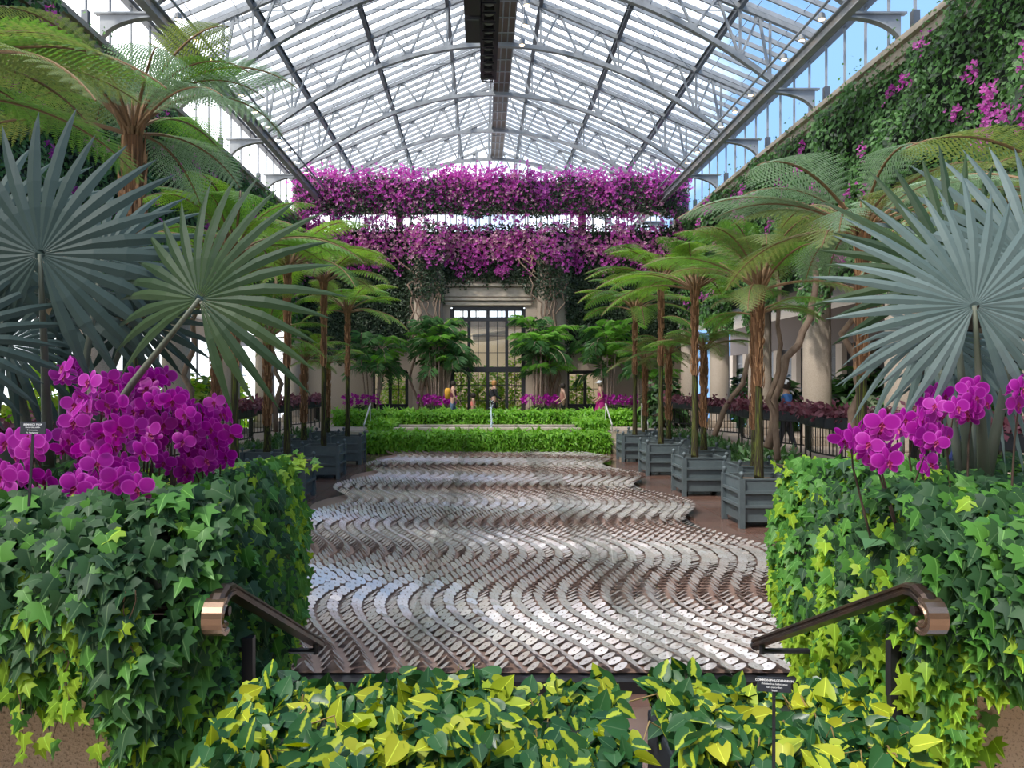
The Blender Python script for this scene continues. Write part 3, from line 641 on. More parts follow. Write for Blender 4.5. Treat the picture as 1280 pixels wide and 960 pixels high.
for c in range(-27, 29):
    for r_i, y in enumerate(rows):
        par = 1 if c % 2 else -1
        yy_ = y + (.0 if par > 0 else .060) + R.normal(0, .004)
        wv = .33 * math.sin(2 * PI * (y - 14.6) / 4.4 + PI / 2)
        x = c * cw + wv - .06 + R.normal(0, .004)
        dw = .33 * 2 * PI / 4.4 * math.cos(2 * PI * (y - 14.6) / 4.4 + PI / 2)
        ph = math.sin(2 * PI * (y + .35 * x - 6.4) / 3.7)
        tilt = math.radians(29 - (15 if par > 0 else 9) * ph - 4 * x) + R.normal(0, .05)
        pitch = math.radians((2 if par > 0 else -6) + 7 * ph) + R.normal(0, .05)
        n_ = Vector((par * math.sin(tilt), -math.sin(pitch) * 1.0, math.cos(tilt)))
        n_.rotate(Matrix.Rotation(math.atan(-dw) , 3, 'Z'))
        PO.append((x, yy_, .15 + .012 * par)); NN.append(tuple(n_)); TT.append((0, 1, 0))
PO = np.array(PO); NN = np.array(NN); TT = np.array(TT, float)
vis = PO[:, 0] > -2.1 + CX
d = np.linalg.norm(PO - np.array([CX, 0, CZ]), axis=1)
px_ = VX + (PO[:, 0] - CX) / PO[:, 1] * F
sc = np.where((px_ > 390) & (px_ < 985), d, d + 50)
idx = np.argsort(sc); near = idx[:300]; oth = idx[300:]
Rm = frames(NN, TT)
dm = []
for k in range(3):
    me = scatter_mesh('disc', T_D1, np.zeros((1, 3)), np.eye(3)[None], [1.], [DISC, LABEL])
    mi = [1 if (i // 36) in (2,) else 0 for i in range(len(me.polygons))]; me.polygons.foreach_set('material_index', mi); dm.append(me)
for i in near:
    M = Matrix.Identity(4)
    for a in range(3):
        for b in range(3): M[a][b] = Rm[i, a, b]
        M[a][3] = PO[i, a] - (0, 15, 0)[a]
    link('disc', dm[0], inst, M)
for nm2, sel, T_, lab in (('discs_middle', oth[PO[oth, 1] < 11], T_D1, True), ('discs_far', oth[PO[oth, 1] >= 11], T_D2, False)):
    me = scatter_mesh(nm2, T_, PO[sel] - np.array([0, 15, 0]), Rm[sel], np.ones(len(sel)), [DISC, LABEL])
    nf = len(T_[1]); pat = np.zeros(nf, int)
    if lab: pat[72:108] = 1
    else: pat[20:40] = 1
    me.polygons.foreach_set('material_index', np.tile(pat, len(sel)).astype('i')); link(nm2, me, inst, kind='stuff')

# ------------------------------------------------------------------ planter boxes
def make_box(M_=None):
    s = .45; h = .80; P = {}
    P['corner_post'] = MB().box((-.045, -.045, 0), (.045, .045, h + .02)).mesh('corner_post', SLATE)
    P['finial'] = MB().lathe([(.02, 0), (.02, .03), (.038, .05), (.045, .08), (.035, .105), (.012, .12)], (0, 0, 0), 12).mesh('finial', SLATE, smooth=True)
    P['board'] = MB().box((-.405, -.015, 0), (.405, .015, .185)).mesh('board', SLATE)
    P['rail'] = MB().box((-.47, -.022, 0), (.47, .022, .05)).mesh('rail', SLATE)
    P['soil'] = MB().box((-.40, -.40, 0), (.40, .40, .04)).mesh('soil', SOIL)
    P['foot'] = MB().box((-.04, -.04, 0), (.04, .04, .07)).mesh('foot', BLACK)
    P['base_panel'] = MB().box((-.36, -.36, 0), (.36, .36, .03)).mesh('base_panel', BLACK)
    return P
PB = make_box()
def planter(x, y, label):
    o = empty('planter_box', (x, y, 0), label, 'planter', 'slate blue planter boxes')
    for sx_ in (-1, 1):
        for sy in (-1, 1):
            p = link('corner_post', PB['corner_post'], o, Matrix.Translation((sx_ * .45, sy * .45, 0)))
            link('finial', PB['finial'], p, Matrix.Translation((0, 0, .82)))
    for k in range(4):
        Rz = Matrix.Rotation(k * PI / 2, 4, 'Z')
        for z in (.10, .36, .60): link('board', PB['board'], o, Rz @ Matrix.Translation((0, -.425, z)) @ Matrix.Diagonal((1, 1, 1.25 if z == .10 else (1.15 if z < .5 else 1.1), 1)))
        for z in (.34, .57): link('rail', PB['rail'], o, Rz @ Matrix.Translation((0, -.475, z)))
        link('top_rim', PB['rail'], o, Rz @ Matrix.Translation((0, -.43, .795)) @ Matrix.Diagonal((.88, 1.2, .45, 1)))
    link('soil', PB['soil'], o, Matrix.Translation((0, 0, .70))); link('base_panel', PB['base_panel'], o, Matrix.Translation((0, 0, .08)))
    for sx_ in (-1, 1): link('foot', PB['foot'], o, Matrix.Translation((sx_ * .3, 0, 0)))
    return o
# ------------------------------------------------------------------ tree ferns
def frond_mesh(name, L, e0, e1, leaf, npin=20, npl=15, wid=.30, droop=.35, curl=1.3):
    ns = 28; pts = [Vector((0, 0, 0))]; tan = []
    for k in range(ns):
        s_ = (k + .5) / ns; e = e0 + (e1 - e0) * s_ ** curl
        t = Vector((math.cos(e), 0, math.sin(e))); tan.append(t); pts.append(pts[-1] + t * (L / ns))
    tan.append(tan[-1]); m = MB()
    m.tube(pts, list(np.linspace(.013, .003, ns + 1)), 5); m.m = 1
    for k in range(npin):
        s_ = .24 + .75 * (k + .5) / npin; i = min(int(s_ * ns), ns - 1); p = pts[i].lerp(pts[i + 1], s_ * ns - i); t = tan[i]
        prof = math.sin(min(1, (s_ - .20) * 2.0) * PI / 2) * (1 - max(0, (s_ - .55) / .48) ** 1.4)
        lp = wid * L * max(.08, prof); nz_ = Vector((0, 1, 0)).cross(t) * -1
        for sd in (-1, 1):
            dr = (Vector((0, sd, 0)) * .88 + t * .38).normalized(); q = p.copy()
            step = lp / npl; side = t
            prev = q
            for j in range(npl):
                u = (j + 1) / npl
                dd = (dr + Vector((0, 0, -droop * u * 1.3)) + Vector((0, 0, random.uniform(-.03, .03)))).normalized(); q = q + dd * step
                w_ = .60 * (.75 * L / npin) * (1 - u ** 1.8) * (.8 + .5 * prof) + .002 * L
                sn = side.cross(dd).normalized()
                for ss in (-1, 1):
                    tip = q + (side * ss * .9 + dd * .35).normalized() * w_ + Vector((0, 0, -.18 * w_))
                    a = q - dd * step * .48; b = q + dd * step * .34
                    n0 = len(m.v); m.v += [tuple(a), tuple(b), tuple(tip + dd * step * .10), tuple(tip - dd * step * .22)]
                    m.face([n0, n0 + 1, n0 + 2, n0 + 3] if ss > 0 else [n0 + 3, n0 + 2, n0 + 1, n0])
                prev = q
    return m.mesh(name, [RACH, leaf])
FR = {}
for kname, leaf in zip(('green', 'lime', 'olive', 'silver'), FERNS):
    FR[kname] = [frond_mesh('frond', 1.0, math.radians(a), math.radians(b), leaf, droop=dr, wid=wd) for a, b, dr, wd in ((58, -45, .35, .27), (38, -30, .25, .30), (72, -20, .4, .25), (20, -50, .3, .27))]
m = MB(); m.tube([(0.0, 0, 0), (.012, .008, .3), (-.008, .01, .6), (0, 0, 1)], [1.25, 1.05, .95, .9], 14); TR_LOW = m.mesh('mossy_trunk', MOSS, smooth=True)
m = MB(); m.tube([(0, 0, 0), (0, 0, 1)], [.85, .95], 12); m.m = 1
for k in range(130):
    a = random.uniform(0, 2 * PI); z = random.uniform(-.03, .93); r = .9; c_, s_ = math.cos(a), math.sin(a); l = random.uniform(.06, .13); w_ = random.uniform(.10, .20)
    b0 = Vector((c_ * r, s_ * r, z)); b1 = Vector((c_ * (r + random.uniform(.15, .5)), s_ * (r + .3), z + l)); sd = Vector((-s_, c_, 0)) * w_
    n0 = len(m.v); m.v += [tuple(b0 - sd), tuple(b0 + sd), tuple(b1 + sd * .4), tuple(b1 - sd * .4), tuple(b0 + Vector((c_ * .35, s_ * .35, .03)))]
    m.face([n0, n0 + 1, n0 + 4]); m.face([n0 + 1, n0 + 2, n0 + 4]); m.face([n0 + 2, n0 + 3, n0 + 4]); m.face([n0 + 3, n0, n0 + 4])
TR_UP = m.mesh('fibrous_trunk', [FIBRE, STUB])
m = MB()
for k in range(12):
    a = k * 2.4; c_, s_ = math.cos(a), math.sin(a); m.tube([(c_ * .05, s_ * .05, -.12), (c_ * .10, s_ * .10, .1), (c_ * .22, s_ * .22, .34)], [.022, .017, .009], 6)
CROWN = m.mesh('frond_bases', [mat('frond_base', (.33, .17, .08), .7, c2=(.20, .12, .05), scale=14)], smooth=True)
def tree_fern(x, y, z0, zc, L, kinds, label, nf=17, r=.066, split=.45, seed=0, flat=False):
    rd = random.Random(seed * 17 + 3)
    o = empty('tree_fern', (x, y, z0), label, 'tree fern', 'tree ferns'); H = zc - z0
    link('mossy_trunk', TR_LOW, o, Matrix.Diagonal((r, r, H * split, 1)))
    link('fibrous_trunk', TR_UP, o, Matrix.Translation((0, 0, H * split)) @ Matrix.Diagonal((r * 1.15, r * 1.15, H * (1 - split), 1)))
    link('frond_bases', CROWN, o, Matrix.Translation((0, 0, H)) @ Matrix.Scale(L / 2.0 + .1, 4))
    for k in range(nf):
        a = k * 2.39996 + rd.uniform(-.2, .2); kd = kinds[rd.randrange(len(kinds))]; v = rd.choice((1, 1, 3, 0) if flat else (0, 0, 1, 1, 2, 3))
        s_ = L * rd.uniform(.8, 1.12)
        M = Matrix.Translation((0, 0, H + .02)) @ Matrix.Rotation(a, 4, 'Z') @ Matrix.Rotation(rd.uniform(-.14, .14), 4, 'Y') @ Matrix.Rotation(rd.uniform(-.15, .15), 4, 'X') @ Matrix.Scale(s_, 4)
        link('frond', FR[kd][v], o, M)
    return o
ordn = ['nearest', 'second', 'third', 'fourth', 'fifth', 'sixth']
RX = 4.35; LX = -4.45
fr_r = [(6.0, 3.75, 1.7, ['silver', 'olive']), (9.6, 4.25, 2.15, ['silver', 'silver', 'olive']), (13.15, 3.95, 2.1, ['olive', 'green', 'olive']), (16.75, 4.4, 2.1, ['olive', 'green', 'lime']), (20.35, 5.0, 2.15, ['green', 'lime']), (23.8, 4.6, 2.05, ['lime', 'green'])]
for k, (y, z, L, kd) in enumerate(fr_r):
    planter(RX, y, 'slate blue wooden planter box, %s in the right front row' % ordn[k])
    tree_fern(RX + (-.1 if k == 3 else 0), y, .74, z, L, kd, 'tree fern in the %s box of the right front row' % ordn[k], nf=21, seed=k, split=.50, flat=k < 2)
fr_l = [(5.3, 4.35, 2.0, ['olive', 'green']), (8.9, 5.25, 2.1, ['olive', 'silver', 'green']), (12.6, 4.45, 2.1, ['green', 'lime']), (16.0, 4.75, 2.15, ['lime', 'green']), (19.7, 4.95, 2.15, ['lime', 'olive']), (23.2, 4.5, 2.05, ['lime', 'green'])]
for k, (y, z, L, kd) in enumerate(fr_l):
    planter(LX, y, 'slate blue wooden planter box, %s in the left front row' % ordn[k])
    tree_fern(LX, y, .74, z, L, kd, 'tree fern in the %s box of the left front row' % ordn[k], nf=21, seed=k + 20, split=.5, r=.066 if k != 1 else .11)
for k, (y, z) in enumerate(((15.1, 3.7), (18.6, 3.15), (22.1, 3.2), (25.3, 3.1))):
    planter(4.98, y, 'smaller planter box standing behind the front row on the right, %s' % ordn[k])
    tree_fern(4.98, y, .74, z, 1.5, ['green', 'olive'], 'short tree fern in the right back row, %s' % ordn[k], nf=16, seed=k + 40, split=.25, r=.078)
for k, (y, z) in enumerate(((14.5, 3.75), (18.0, 3.4), (21.7, 2.95), (25.0, 3.0))):
    planter(-5.42, y, 'smaller planter box standing behind the front row on the left, %s' % ordn[k])
    tree_fern(-5.42, y, .74, z, 1.5, ['green', 'lime'], 'short tree fern in the left back row, %s' % ordn[k], nf=16, seed=k + 60, split=.25, r=.085)

# ------------------------------------------------------------------ beds, railings, troughs of purple leaves
for sx_, nm in ((-1, 'left'), (1, 'right')):
    n = 9000; o = empty('bed_planting', (sx_ * 6.1, 16, 0), 'low feathery green bedding plants between the %s planter boxes and railing' % nm, 'bedding plants')
    y = R.uniform(9, 26.4, n); x = sx_ * R.uniform(5.5 if sx_ > 0 else 5.95, 6.6, n); z = R.uniform(0.05, .5, n) * (1 + .5 * np.sin(y * 2.3 + x)) + .1
    nn = jit(n, 1); tt = jit(n, .5); tt[:, 2] += .8
    me = scatter_mesh('foliage', T_STRAP, np.stack([x, y, z], 1) - np.array(wloc(o)), frames(nn, tt), R.uniform(.13, .3, n), [BLEAF, WLEAF], (R.uniform(0, 1, n) < .4).astype(int)); link('foliage', me, o, kind='stuff')
    MB().box((min(sx_ * 5.5, sx_ * 6.74), 8.5, .0), (max(sx_ * 5.5, sx_ * 6.74), 26.6, .06)).build('soil', SOIL, o)
    for k in range(5):
        y0 = 9.0 + 4.2 * k; pts = [(sx_ * (6.9 - .55 * math.sin(PI * t)), y0 + 4.1 * t) for t in np.linspace(0, 1, 13)]
        ra = empty('railing', (sx_ * 6.9, y0, .75), 'bowed black iron railing beside the %s aisle, %s from the front' % (nm, ordn[k]), 'railing', 'aisle railings')
        for z_, w_ in ((1.52, .05), (1.0, .035)):
            m = MB()
            for (xa, ya), (xb, yb) in zip(pts[:-1], pts[1:]): m.beam((xa, ya, z_), (xb, yb, z_), w_, .03)
            m.build('rail', BLACK, ra)
        bm_ = MB().box((-.008, -.008, 0), (.008, .008, .5)).mesh('baluster', BLACK)
        for t in np.linspace(.01, .99, 34):
            xx = sx_ * (6.9 - .55 * math.sin(PI * t)); yy2 = y0 + 4.1 * t
            link('baluster', bm_, ra, Matrix.Translation((xx - sx_ * 6.9, yy2 - y0, 1.01 - .75)))
        for t in (0.02, .33, .67, .98):
            xx = sx_ * (6.9 - .55 * math.sin(PI * t)); yy2 = y0 + 4.1 * t
            MB().box((xx - .015, yy2 - .015, .62), (xx + .015, yy2 + .015, 1.52)).build('post', BLACK, ra)
        tr = empty('trough', (sx_ * 6.9, y0, 1.54), 'black trough of purple-leaved plants on the %s railing, %s from the front' % (nm, ordn[k]), 'planter', 'railing troughs')
        m = MB()
        for (xa, ya), (xb, yb) in zip(pts[:-1], pts[1:]): m.beam((xa, ya, 1.645), (xb, yb, 1.645), .26, .20)
        m.build('trough_body', TROUGH, tr)
        n = 900; t = R.uniform(0, 1, n); x = sx_ * (6.9 - .55 * np.sin(PI * t)) + R.normal(0, .12, n); y = y0 + 4.1 * t; z = 1.74 + np.abs(R.normal(0, .10, n))
        nn = jit(n, .5); nn[:, 2] += .5; nn[:, 1] -= .5; tt = jit(n, .8); tt[:, 0] -= sx_ * .4
        me = scatter_mesh('foliage', T_LEAF, np.stack([x, y, z], 1) - np.array(wloc(tr)), frames(nn, tt), R.uniform(.09, .17, n), [PLEAF]); link('foliage', me, tr, kind='stuff')
        m = MB()
        kerb = [(xa, ya) for xa, ya in pts]
        for (xa, ya), (xb, yb) in zip(pts[:-1], pts[1:]): m.beam((xa, ya, .42), (xb, yb, .42), .3, .62)
        m.build('kerb_wall', CORN, ra)
# woody trunks in front of the right columns and plants in the aisle
vine([W(960, 560, 16.2), W(975, 480, 16.4), W(1005, 415, 16.6), W(1020, 350, 16.6), W(1010, 300, 16.5)], .10, 'thick pale woody vine leaning across the column right of the near planter')
vine([W(972, 575, 15.8), W(966, 500, 16.0), W(975, 430, 16.2), W(970, 340, 16.2)], .07, 'slender pale woody vine standing left of the leaning one')
vine([W(1062, 560, 12.6), W(1070, 470, 12.6), W(1066, 400, 12.8), W(1080, 330, 12.8)], .07, 'brown woody vine between two right columns near the fan palm')
vine([W(893, 545, 20.3), W(925, 480, 20.4), W(945, 420, 20.4), W(940, 360, 20.4)], .08, 'woody vine on the right behind the second planter')
vine([W(345, 540, 19.0), W(350, 480, 19.1), W(338, 420, 19.2), W(345, 340, 19.2)], .07, 'pale woody vine before the left arcade near the third planter')
vine([W(240, 545, 15.2), W(232, 470, 15.3), W(245, 400, 15.4), W(238, 330, 15.4)], .07, 'brown woody vine rising left of the orchids')
bush('aisle_shrub', (9.6, 19.5, .75), (.9, .9, 1.3), 700, .30, [MATS['bed_leaf'], mat('variegated', (.55, .62, .45), .5, trans=.2)], 'variegated white and green shrub behind the right railing', 'shrub')
bush('aisle_palm', (9.9, 21.0, .75), (1.0, 1.0, 2.1), 500, .55, [WLEAF], 'dark spiky palm shrub behind the variegated one in the right aisle', 'shrub', T=T_STRAP)
def clear_x(x): return math.copysign(10.0, x) if 7.2 < abs(x) < 9.9 else x
for k, (px, py, D, mt) in enumerate(((20, 520, 17, 'HLEAF'), (75, 450, 19, 'HLEAF'), (150, 490, 21, 'WLEAF'), (255, 470, 24, 'HLEAF'), (305, 480, 26, 'WLEAF'), (345, 480, 29, 'HLEAF'))):
    p = W(px, py, D); bush('aisle_shrub', (clear_x(p.x), D, .75), (1.0, 1.0, max(.7, p.z + .3 - .75)), 650, .38, [globals()[mt], MATS['glow_leaf']], 'yellow-green shrub beyond the left arcade, %s from the left' % ['first', 'second', 'third', 'fourth', 'fifth', 'sixth'][k], 'shrub')
for k, (px, py, D) in enumerate(((830, 480, 29), (905, 480, 27), (870, 470, 30), (1065, 470, 21), (1170, 440, 16))):
    p = W(px, py, D); bush('aisle_shrub', (clear_x(p.x), D, .75), (.9, .9, p.z + .3 - .75), 600, .38, [WLEAF, VLEAF], 'dark green shrub beyond the right planters, %s from the left' % ordn[[0, 2, 1, 3, 4][k]].replace('nearest', 'first'), 'shrub')

# ------------------------------------------------------------------ fern hedges, pool, fountain, hand rails at the far end
def hedge(x0, x1, y0, y1, z0, z1, label, n):
    o = empty('fern_hedge', ((x0 + x1) / 2, y0, z0), label, 'hedge')
    MB().box((x0 + .1, y0 + .12, z0), (x1 - .1, y1 - .1, z1 - .16)).build('hedge_core', mat('hedge_core', (.03, .07, .012), .9), o)
    y = y0 + (y1 - y0) * R.uniform(0, 1, n) ** 1.8; x = R.uniform(x0, x1, n); z = R.uniform(z0 + .02, z1 - .08, n)
    tuft = np.sin(x * 9.0) * .05
    nn = jit(n, .4) + np.array([0, -.5, .7]); tt = jit(n, .55) + np.array([0, -.7, -.25]); z = np.where(y > y0 + .25, z1 - .12 + R.uniform(-.05, .05, n), z) + tuft
    me = scatter_mesh('fronds', T_STRAP, np.stack([x, y, z], 1) - np.array(wloc(o)), frames(nn, tt), R.uniform(.14, .27, n), [HLEAF]); link('fronds', me, o, kind='stuff')
hedge(-4.35, 3.95, 26.0, 26.7, .0, .80, 'low bright green fern hedge along the far end of the disc floor', 11000)
hedge(-6.1, 5.8, 29.4, 30.2, .74, 1.40, 'upper bright green fern hedge behind the pool ledge', 11000)
hedge(3.1, 4.0, 26.9, 29.4, .74, 1.15, 'short fern hedge joining the two long ones on the right', 2500)
hedge(-4.3, -3.6, 26.9, 29.4, .74, 1.10, 'short fern hedge joining the two long ones on the left', 2500)
po = empty('pool', (0, 27.8, .75), 'narrow raised stone pool between the two fern hedges', 'pool')
bev(MB().box((-3.5, 26.78, .745), (3.1, 27.1, .84)).build('coping', CORN, po), .015); MB().box((-3.5, 28.7, .745), (3.1, 29.0, .84)).build('coping', CORN, po)
MB().box((-3.5, 27.1, .745), (3.1, 28.7, .79)).build('water', mat('water', (.03, .05, .05), .05, spec=.8), po)
jt = empty('fountain_jet', (-.05, 27.9, .8), 'small white fountain jet in front of the upper hedge', 'fountain')
m = MB(); m.tube([(0, 0, 0), (.01, 0, .3), (-.01, 0, .5), (.0, 0, .75)], [.035, .03, .03, .01], 8); 
o = link('water_column', m.mesh('water_column', mat('spray', (.8, .85, .88), .2, trans=.5)), jt)
m = MB()
for k in range(60): p = Vector((random.gauss(0, .05), random.gauss(0, .05), random.uniform(0, 1.0))); m.lathe([(.001, -.012), (.012, 0), (.001, .012)], p, 5)
link('droplets', m.mesh('droplets', MATS['spray']), jt, kind='stuff')
for k, (px, dx) in enumerate(((407, -.15), (459, .1), (761, -.1), (806, .15))):
    a = W(px - 4 * (1 if k < 2 else -1), 531, 26.6); b = W(px + (4 if k < 2 else -4), 505, 27.8)
    if k in (1, 2): pass
    o = empty('handrail', (a.x, 26.6, a.z - .6), 'slim pale metal handrail at the far steps, %s from the left' % ordn[k].replace('nearest', 'first'), 'handrail', 'far handrails')
    MB().tube([a, b], .03, 8).build('bar', mat('pale_metal', (.62, .60, .56), .35, metal=.4), o); MB().tube([b, (b.x, b.y, .75)], .022, 8).build('post', MATS['pale_metal'], o)
    MB().tube([a, (a.x, a.y, .05)], .022, 8).build('post', MATS['pale_metal'], o)
for s_, x0, x1 in ((0, -6.6, -4.45), (1, 4.05, 6.6)):
    o = empty('trim_%d' % (4 + s_), ((x0 + x1) / 2, 26, 0), kind='structure')
    for k in range(4): MB().box((x0, 26.05 + k * .17, -.01), (x1, 26.22 + k * .17, .18 * (k + 1))).build('stone_step', CORN, o)

# ------------------------------------------------------------------ clumping palms before the facade
def pinnate(name, leaf, L=1.0, e0=60, e1=-55, nl=17):
    ns = 16; pts = [Vector((0, 0, 0))]; tan = []
    for k in range(ns):
        e = math.radians(e0 + (e1 - e0) * ((k + .5) / ns) ** 1.1); t = Vector((math.cos(e), 0, math.sin(e))); tan.append(t); pts.append(pts[-1] + t * L / ns)
    m = MB(); m.tube(pts, list(np.linspace(.014, .004, ns + 1)), 4); m.m = 1
    for k in range(nl):
        s_ = .22 + .77 * k / (nl - 1); i = min(int(s_ * ns), ns - 1); p = pts[i]; t = tan[i]; l = .42 * L * (math.sin((s_ - .1) * PI / .95) ** .6 if s_ < 1 else .3)
        for sd in (-1, 1):
            d_ = (Vector((0, sd, 0)) * .75 + t * .6 + Vector((0, 0, random.uniform(-.45, .35)))).normalized(); d2 = (d_ + Vector((0, 0, -.7))).normalized()
            w_ = .0085 * L; a = p; b = p + d_ * l * .5; c = b + d2 * l * .5; n0 = len(m.v)
            m.v += [tuple(a), tuple(b + t * w_ + Vector((0, 0, -.006))), tuple(b - t * w_), tuple(c)]; m.face([n0, n0 + 1, n0 + 3]); m.face([n0, n0 + 3, n0 + 2])
    return m.mesh(name, [CANE, leaf])
PN = [pinnate('palm_frond', PALML), pinnate('palm_frond', PALML, e0=80, e1=-40), pinnate('palm_frond', PALMB, e0=75, e1=-25), pinnate('palm_frond', PALML, e0=30, e1=-70)]
def cane_palm(x, y, z0, h, n, label, spread=.5, L=1.5, bright=.25):
    h *= 1.15
    o = empty('clumping_palm', (x, y, z0), label, 'palm', 'clumping palms')
    for k in range(n):
        a = k * 2.4; r = .16 + .05 * (k % 3); r2 = spread * random.uniform(.4, 1.1); hh = h * random.uniform(.62, 1.0); b = Vector((math.cos(a) * r, math.sin(a) * r, 0)); t = Vector((math.cos(a) * r2, math.sin(a) * r2, hh * (.78 if k % 3 == 0 else 1)))
        m = MB(); m.tube([b, b.lerp(t, .5) + Vector((0, 0, .0)), t], [.045, .035, .028], 7); link('cane', m.mesh('cane', CANE, smooth=True), o)
        for j in range(9):
            v = PN[2] if random.random() < bright else random.choice((PN[0], PN[1], PN[3]))
            link('palm_frond', v, o, Matrix.Translation(t) @ Matrix.Rotation(j * 2.4 + k, 4, 'Z') @ Matrix.Rotation(random.uniform(-.3, .2), 4, 'Y') @ Matrix.Scale(L * random.uniform(.75, 1.1), 4))
cane_palm(W(547, 490, 31).x, 31.9, .75, 3.3, 9, 'clumping palm with pale canes left of the tall door')
cane_palm(W(676, 490, 31).x, 31.9, .75, 3.3, 9, 'clumping palm with pale canes right of the tall door', bright=.5)
cane_palm(W(462, 490, 31).x, 31.9, .75, 3.0, 7, 'clumping palm beside the low left window')
cane_palm(W(762, 490, 31).x, 31.9, .75, 3.2, 7, 'bright clumping palm beside the low right window', bright=.6)
cane_palm(W(812, 490, 30).x, 31.0, .75, 2.8, 6, 'clumping palm in the far right corner', bright=.6)
for k, px in enumerate((545, 678, 450, 775)):
    p = W(px, 480, 31); bush('flower_bush', (p.x, 31.4, .75), (.95, .5, .75), 1500, .13, [WLEAF, VLEAF], 'low dark shrub around the foot of the %s clumping palm' % ['left door', 'right door', 'low left window', 'low right window'][k], 'shrub')
    fo = empty('pink_orchids', (p.x, 31.2, 1.4), 'magenta orchids under the %s clumping palm' % ['left door', 'right door', 'low left window', 'low right window'][k], 'orchids')
    n = 80; pts = np.stack([p.x + R.uniform(-.8, .8, n), 31.2 + R.uniform(-.2, .2, n), 1.66 + R.uniform(-.10, .28, n)], 1); put('blossoms', pts, fo, PETAL, .085, T_BRACT)
    m = MB()
    for j in range(12): a = pts[j * 7]; m.tube([(a[0], a[1], 1.2), tuple(a)], .008, 4)
    m.build('stems', ORST, fo)

# ------------------------------------------------------------------ foreground: stone beds, ivy, iron panels, rails
def stone_bed(x0, x1, y0, y1, label):
    o = empty('stone_bed', ((x0 + x1) / 2, y0, .75), label, 'planter bed')
    bev(MB().box((x0, y0, -.02 if y0 > 2.6 else .75), (x1, y1, 1.55)).build('aggregate_block', AGG, o), .02, 2)
    MB().box((x0 + .06, y0 + .06, 1.551), (x1 - .06, y1 - .06, 1.66)).build('soil', SOIL, o)
    return o
lb = stone_bed(-4.2, -1.55, 2.85, 4.28, 'exposed aggregate stone bed under the left ivy')
rb = stone_bed(1.40, 4.2, 2.85, 4.28, 'exposed aggregate stone bed under the right ivy')
def ivy(nm, sgn, xin, xout, yf, label):
    o = empty('ivy', ((xin + xout) / 2, yf, 1.66), label, 'ivy')
    lo_, hi_ = sorted((xin, xout)); P = []; Nn = []; Tt = []; C = []; Sz = []
    # front face
    n = 2100; x = xin + sgn * R.uniform(-.21, 1.15, n); t = R.uniform(0, 1, n) ** .9; un = (x - xin) * sgn
    fringe = (1.30 if sgn < 0 else 1.42) + .06 * np.sin(x * 17 + sgn) + .07 * np.sin(x * 6.7 + 1)
    if sgn < 0: fringe = fringe - .38 * np.clip(1 - np.abs(un) / .22, 0, 1)
    z = 2.02 - t * (2.02 - fringe); y = yf - .14 - .17 * np.sin(np.clip(t, 0, 1) * PI) - R.uniform(0, .09, n) + .1 * (t < .12) + np.clip(-un, 0, .3) * 1.1
    P.append(np.stack([x, y, z], 1)); Nn.append(np.tile([0, -1, .5], (n, 1)) + jit(n, .33)); Tt.append(np.tile([0, -.25, -1], (n, 1)) + jit(n, .42))
    patch = np.sin(x * 11.1 + 1.3 * sgn) * np.sin(z * 13 + x * 6)
    pl = np.clip(-.02 + .8 * (t - .62) + .14 * patch, .01, .7); r_ = R.uniform(0, 1, n)
    C.append(np.where(r_ < pl, 2, np.where(r_ < pl + .15 + .4 * t, 1, 0))); Sz.append(R.uniform(.062, .108, n))
    # top
    n = 2300; x = xin + sgn * R.uniform(-.08, 2.3, n); y = yf - .15 + (4.38 - yf + .1) * R.uniform(0, 1, n)
    hgt = .07 * np.sin(x * 3.3) * np.sin(y * 3.1)
    z = 1.92 + hgt + R.uniform(-.06, .06, n) - .10 * np.clip((np.abs(y - 3.5) - .6), 0, 1)
    P.append(np.stack([x, y, z], 1)); Nn.append(np.tile([0, -.6, 1], (n, 1)) + jit(n, .38)); Tt.append(np.tile([sgn * -.3, -.8, -.2], (n, 1)) + jit(n, .6))
    e_ = np.abs(x - xin) < .3
    pl = np.where(e_, .09, .03) + .15 * (y > 4.0); r_ = R.uniform(0, 1, n); C.append(np.where(r_ < pl, 2, np.where(r_ < pl + np.where(e_, .6, .30), 1, 0))); Sz.append(R.uniform(.055, .10, n))
    # inner side toward the steps
    n = 2600; y = yf - .15 + (4.38 - yf + .1) * R.uniform(0, 1, n); t = R.uniform(0, 1, n)
    zb = .80 + .12 * np.sin(y * 6) + (.35 if sgn > 0 else .15) * (y < 3.2); z = 2.0 - t * (2.0 - zb)
    x = xin - sgn * (.12 * np.sin(t * PI) + R.uniform(-.02, .06, n))
    P.append(np.stack([x, y, z], 1)); Nn.append(np.tile([-sgn, -.6, .35], (n, 1)) + jit(n, .35)); Tt.append(np.tile([-sgn * .25, -.1, -1], (n, 1)) + jit(n, .4))
    pl = np.where(y > 4.0, .25, .06) + ((.62 * (t > .62)) if sgn > 0 else .16 * (t > .7)); r_ = R.uniform(0, 1, n); C.append(np.where(r_ < pl, 2, np.where(r_ < pl + .35 + .4 * (y > 3.9), 1, 0))); Sz.append(R.uniform(.05, .085, n))
    # curtain hanging over the corner behind the rail
    n = 900; x = xin - sgn * R.uniform(-.12, .19, n); y = yf + R.uniform(-.02, .9, n); z = R.uniform(.98, 1.72, n) + .06 * np.sin(x * 30)
    P.append(np.stack([x, y, z], 1)); Nn.append(np.tile([-sgn * .4, -1, .35], (n, 1)) + jit(n, .33)); Tt.append(np.tile([0, -.2, -1], (n, 1)) + jit(n, .42))
    r_ = R.uniform(0, 1, n); C.append(np.where(r_ < (.62 if sgn > 0 else .10), 2, np.where(r_ < (.9 if sgn > 0 else .4), 1, 0))); Sz.append(R.uniform(.06, .10, n))
    # runners: hanging strands of young leaves
    ms = MB()
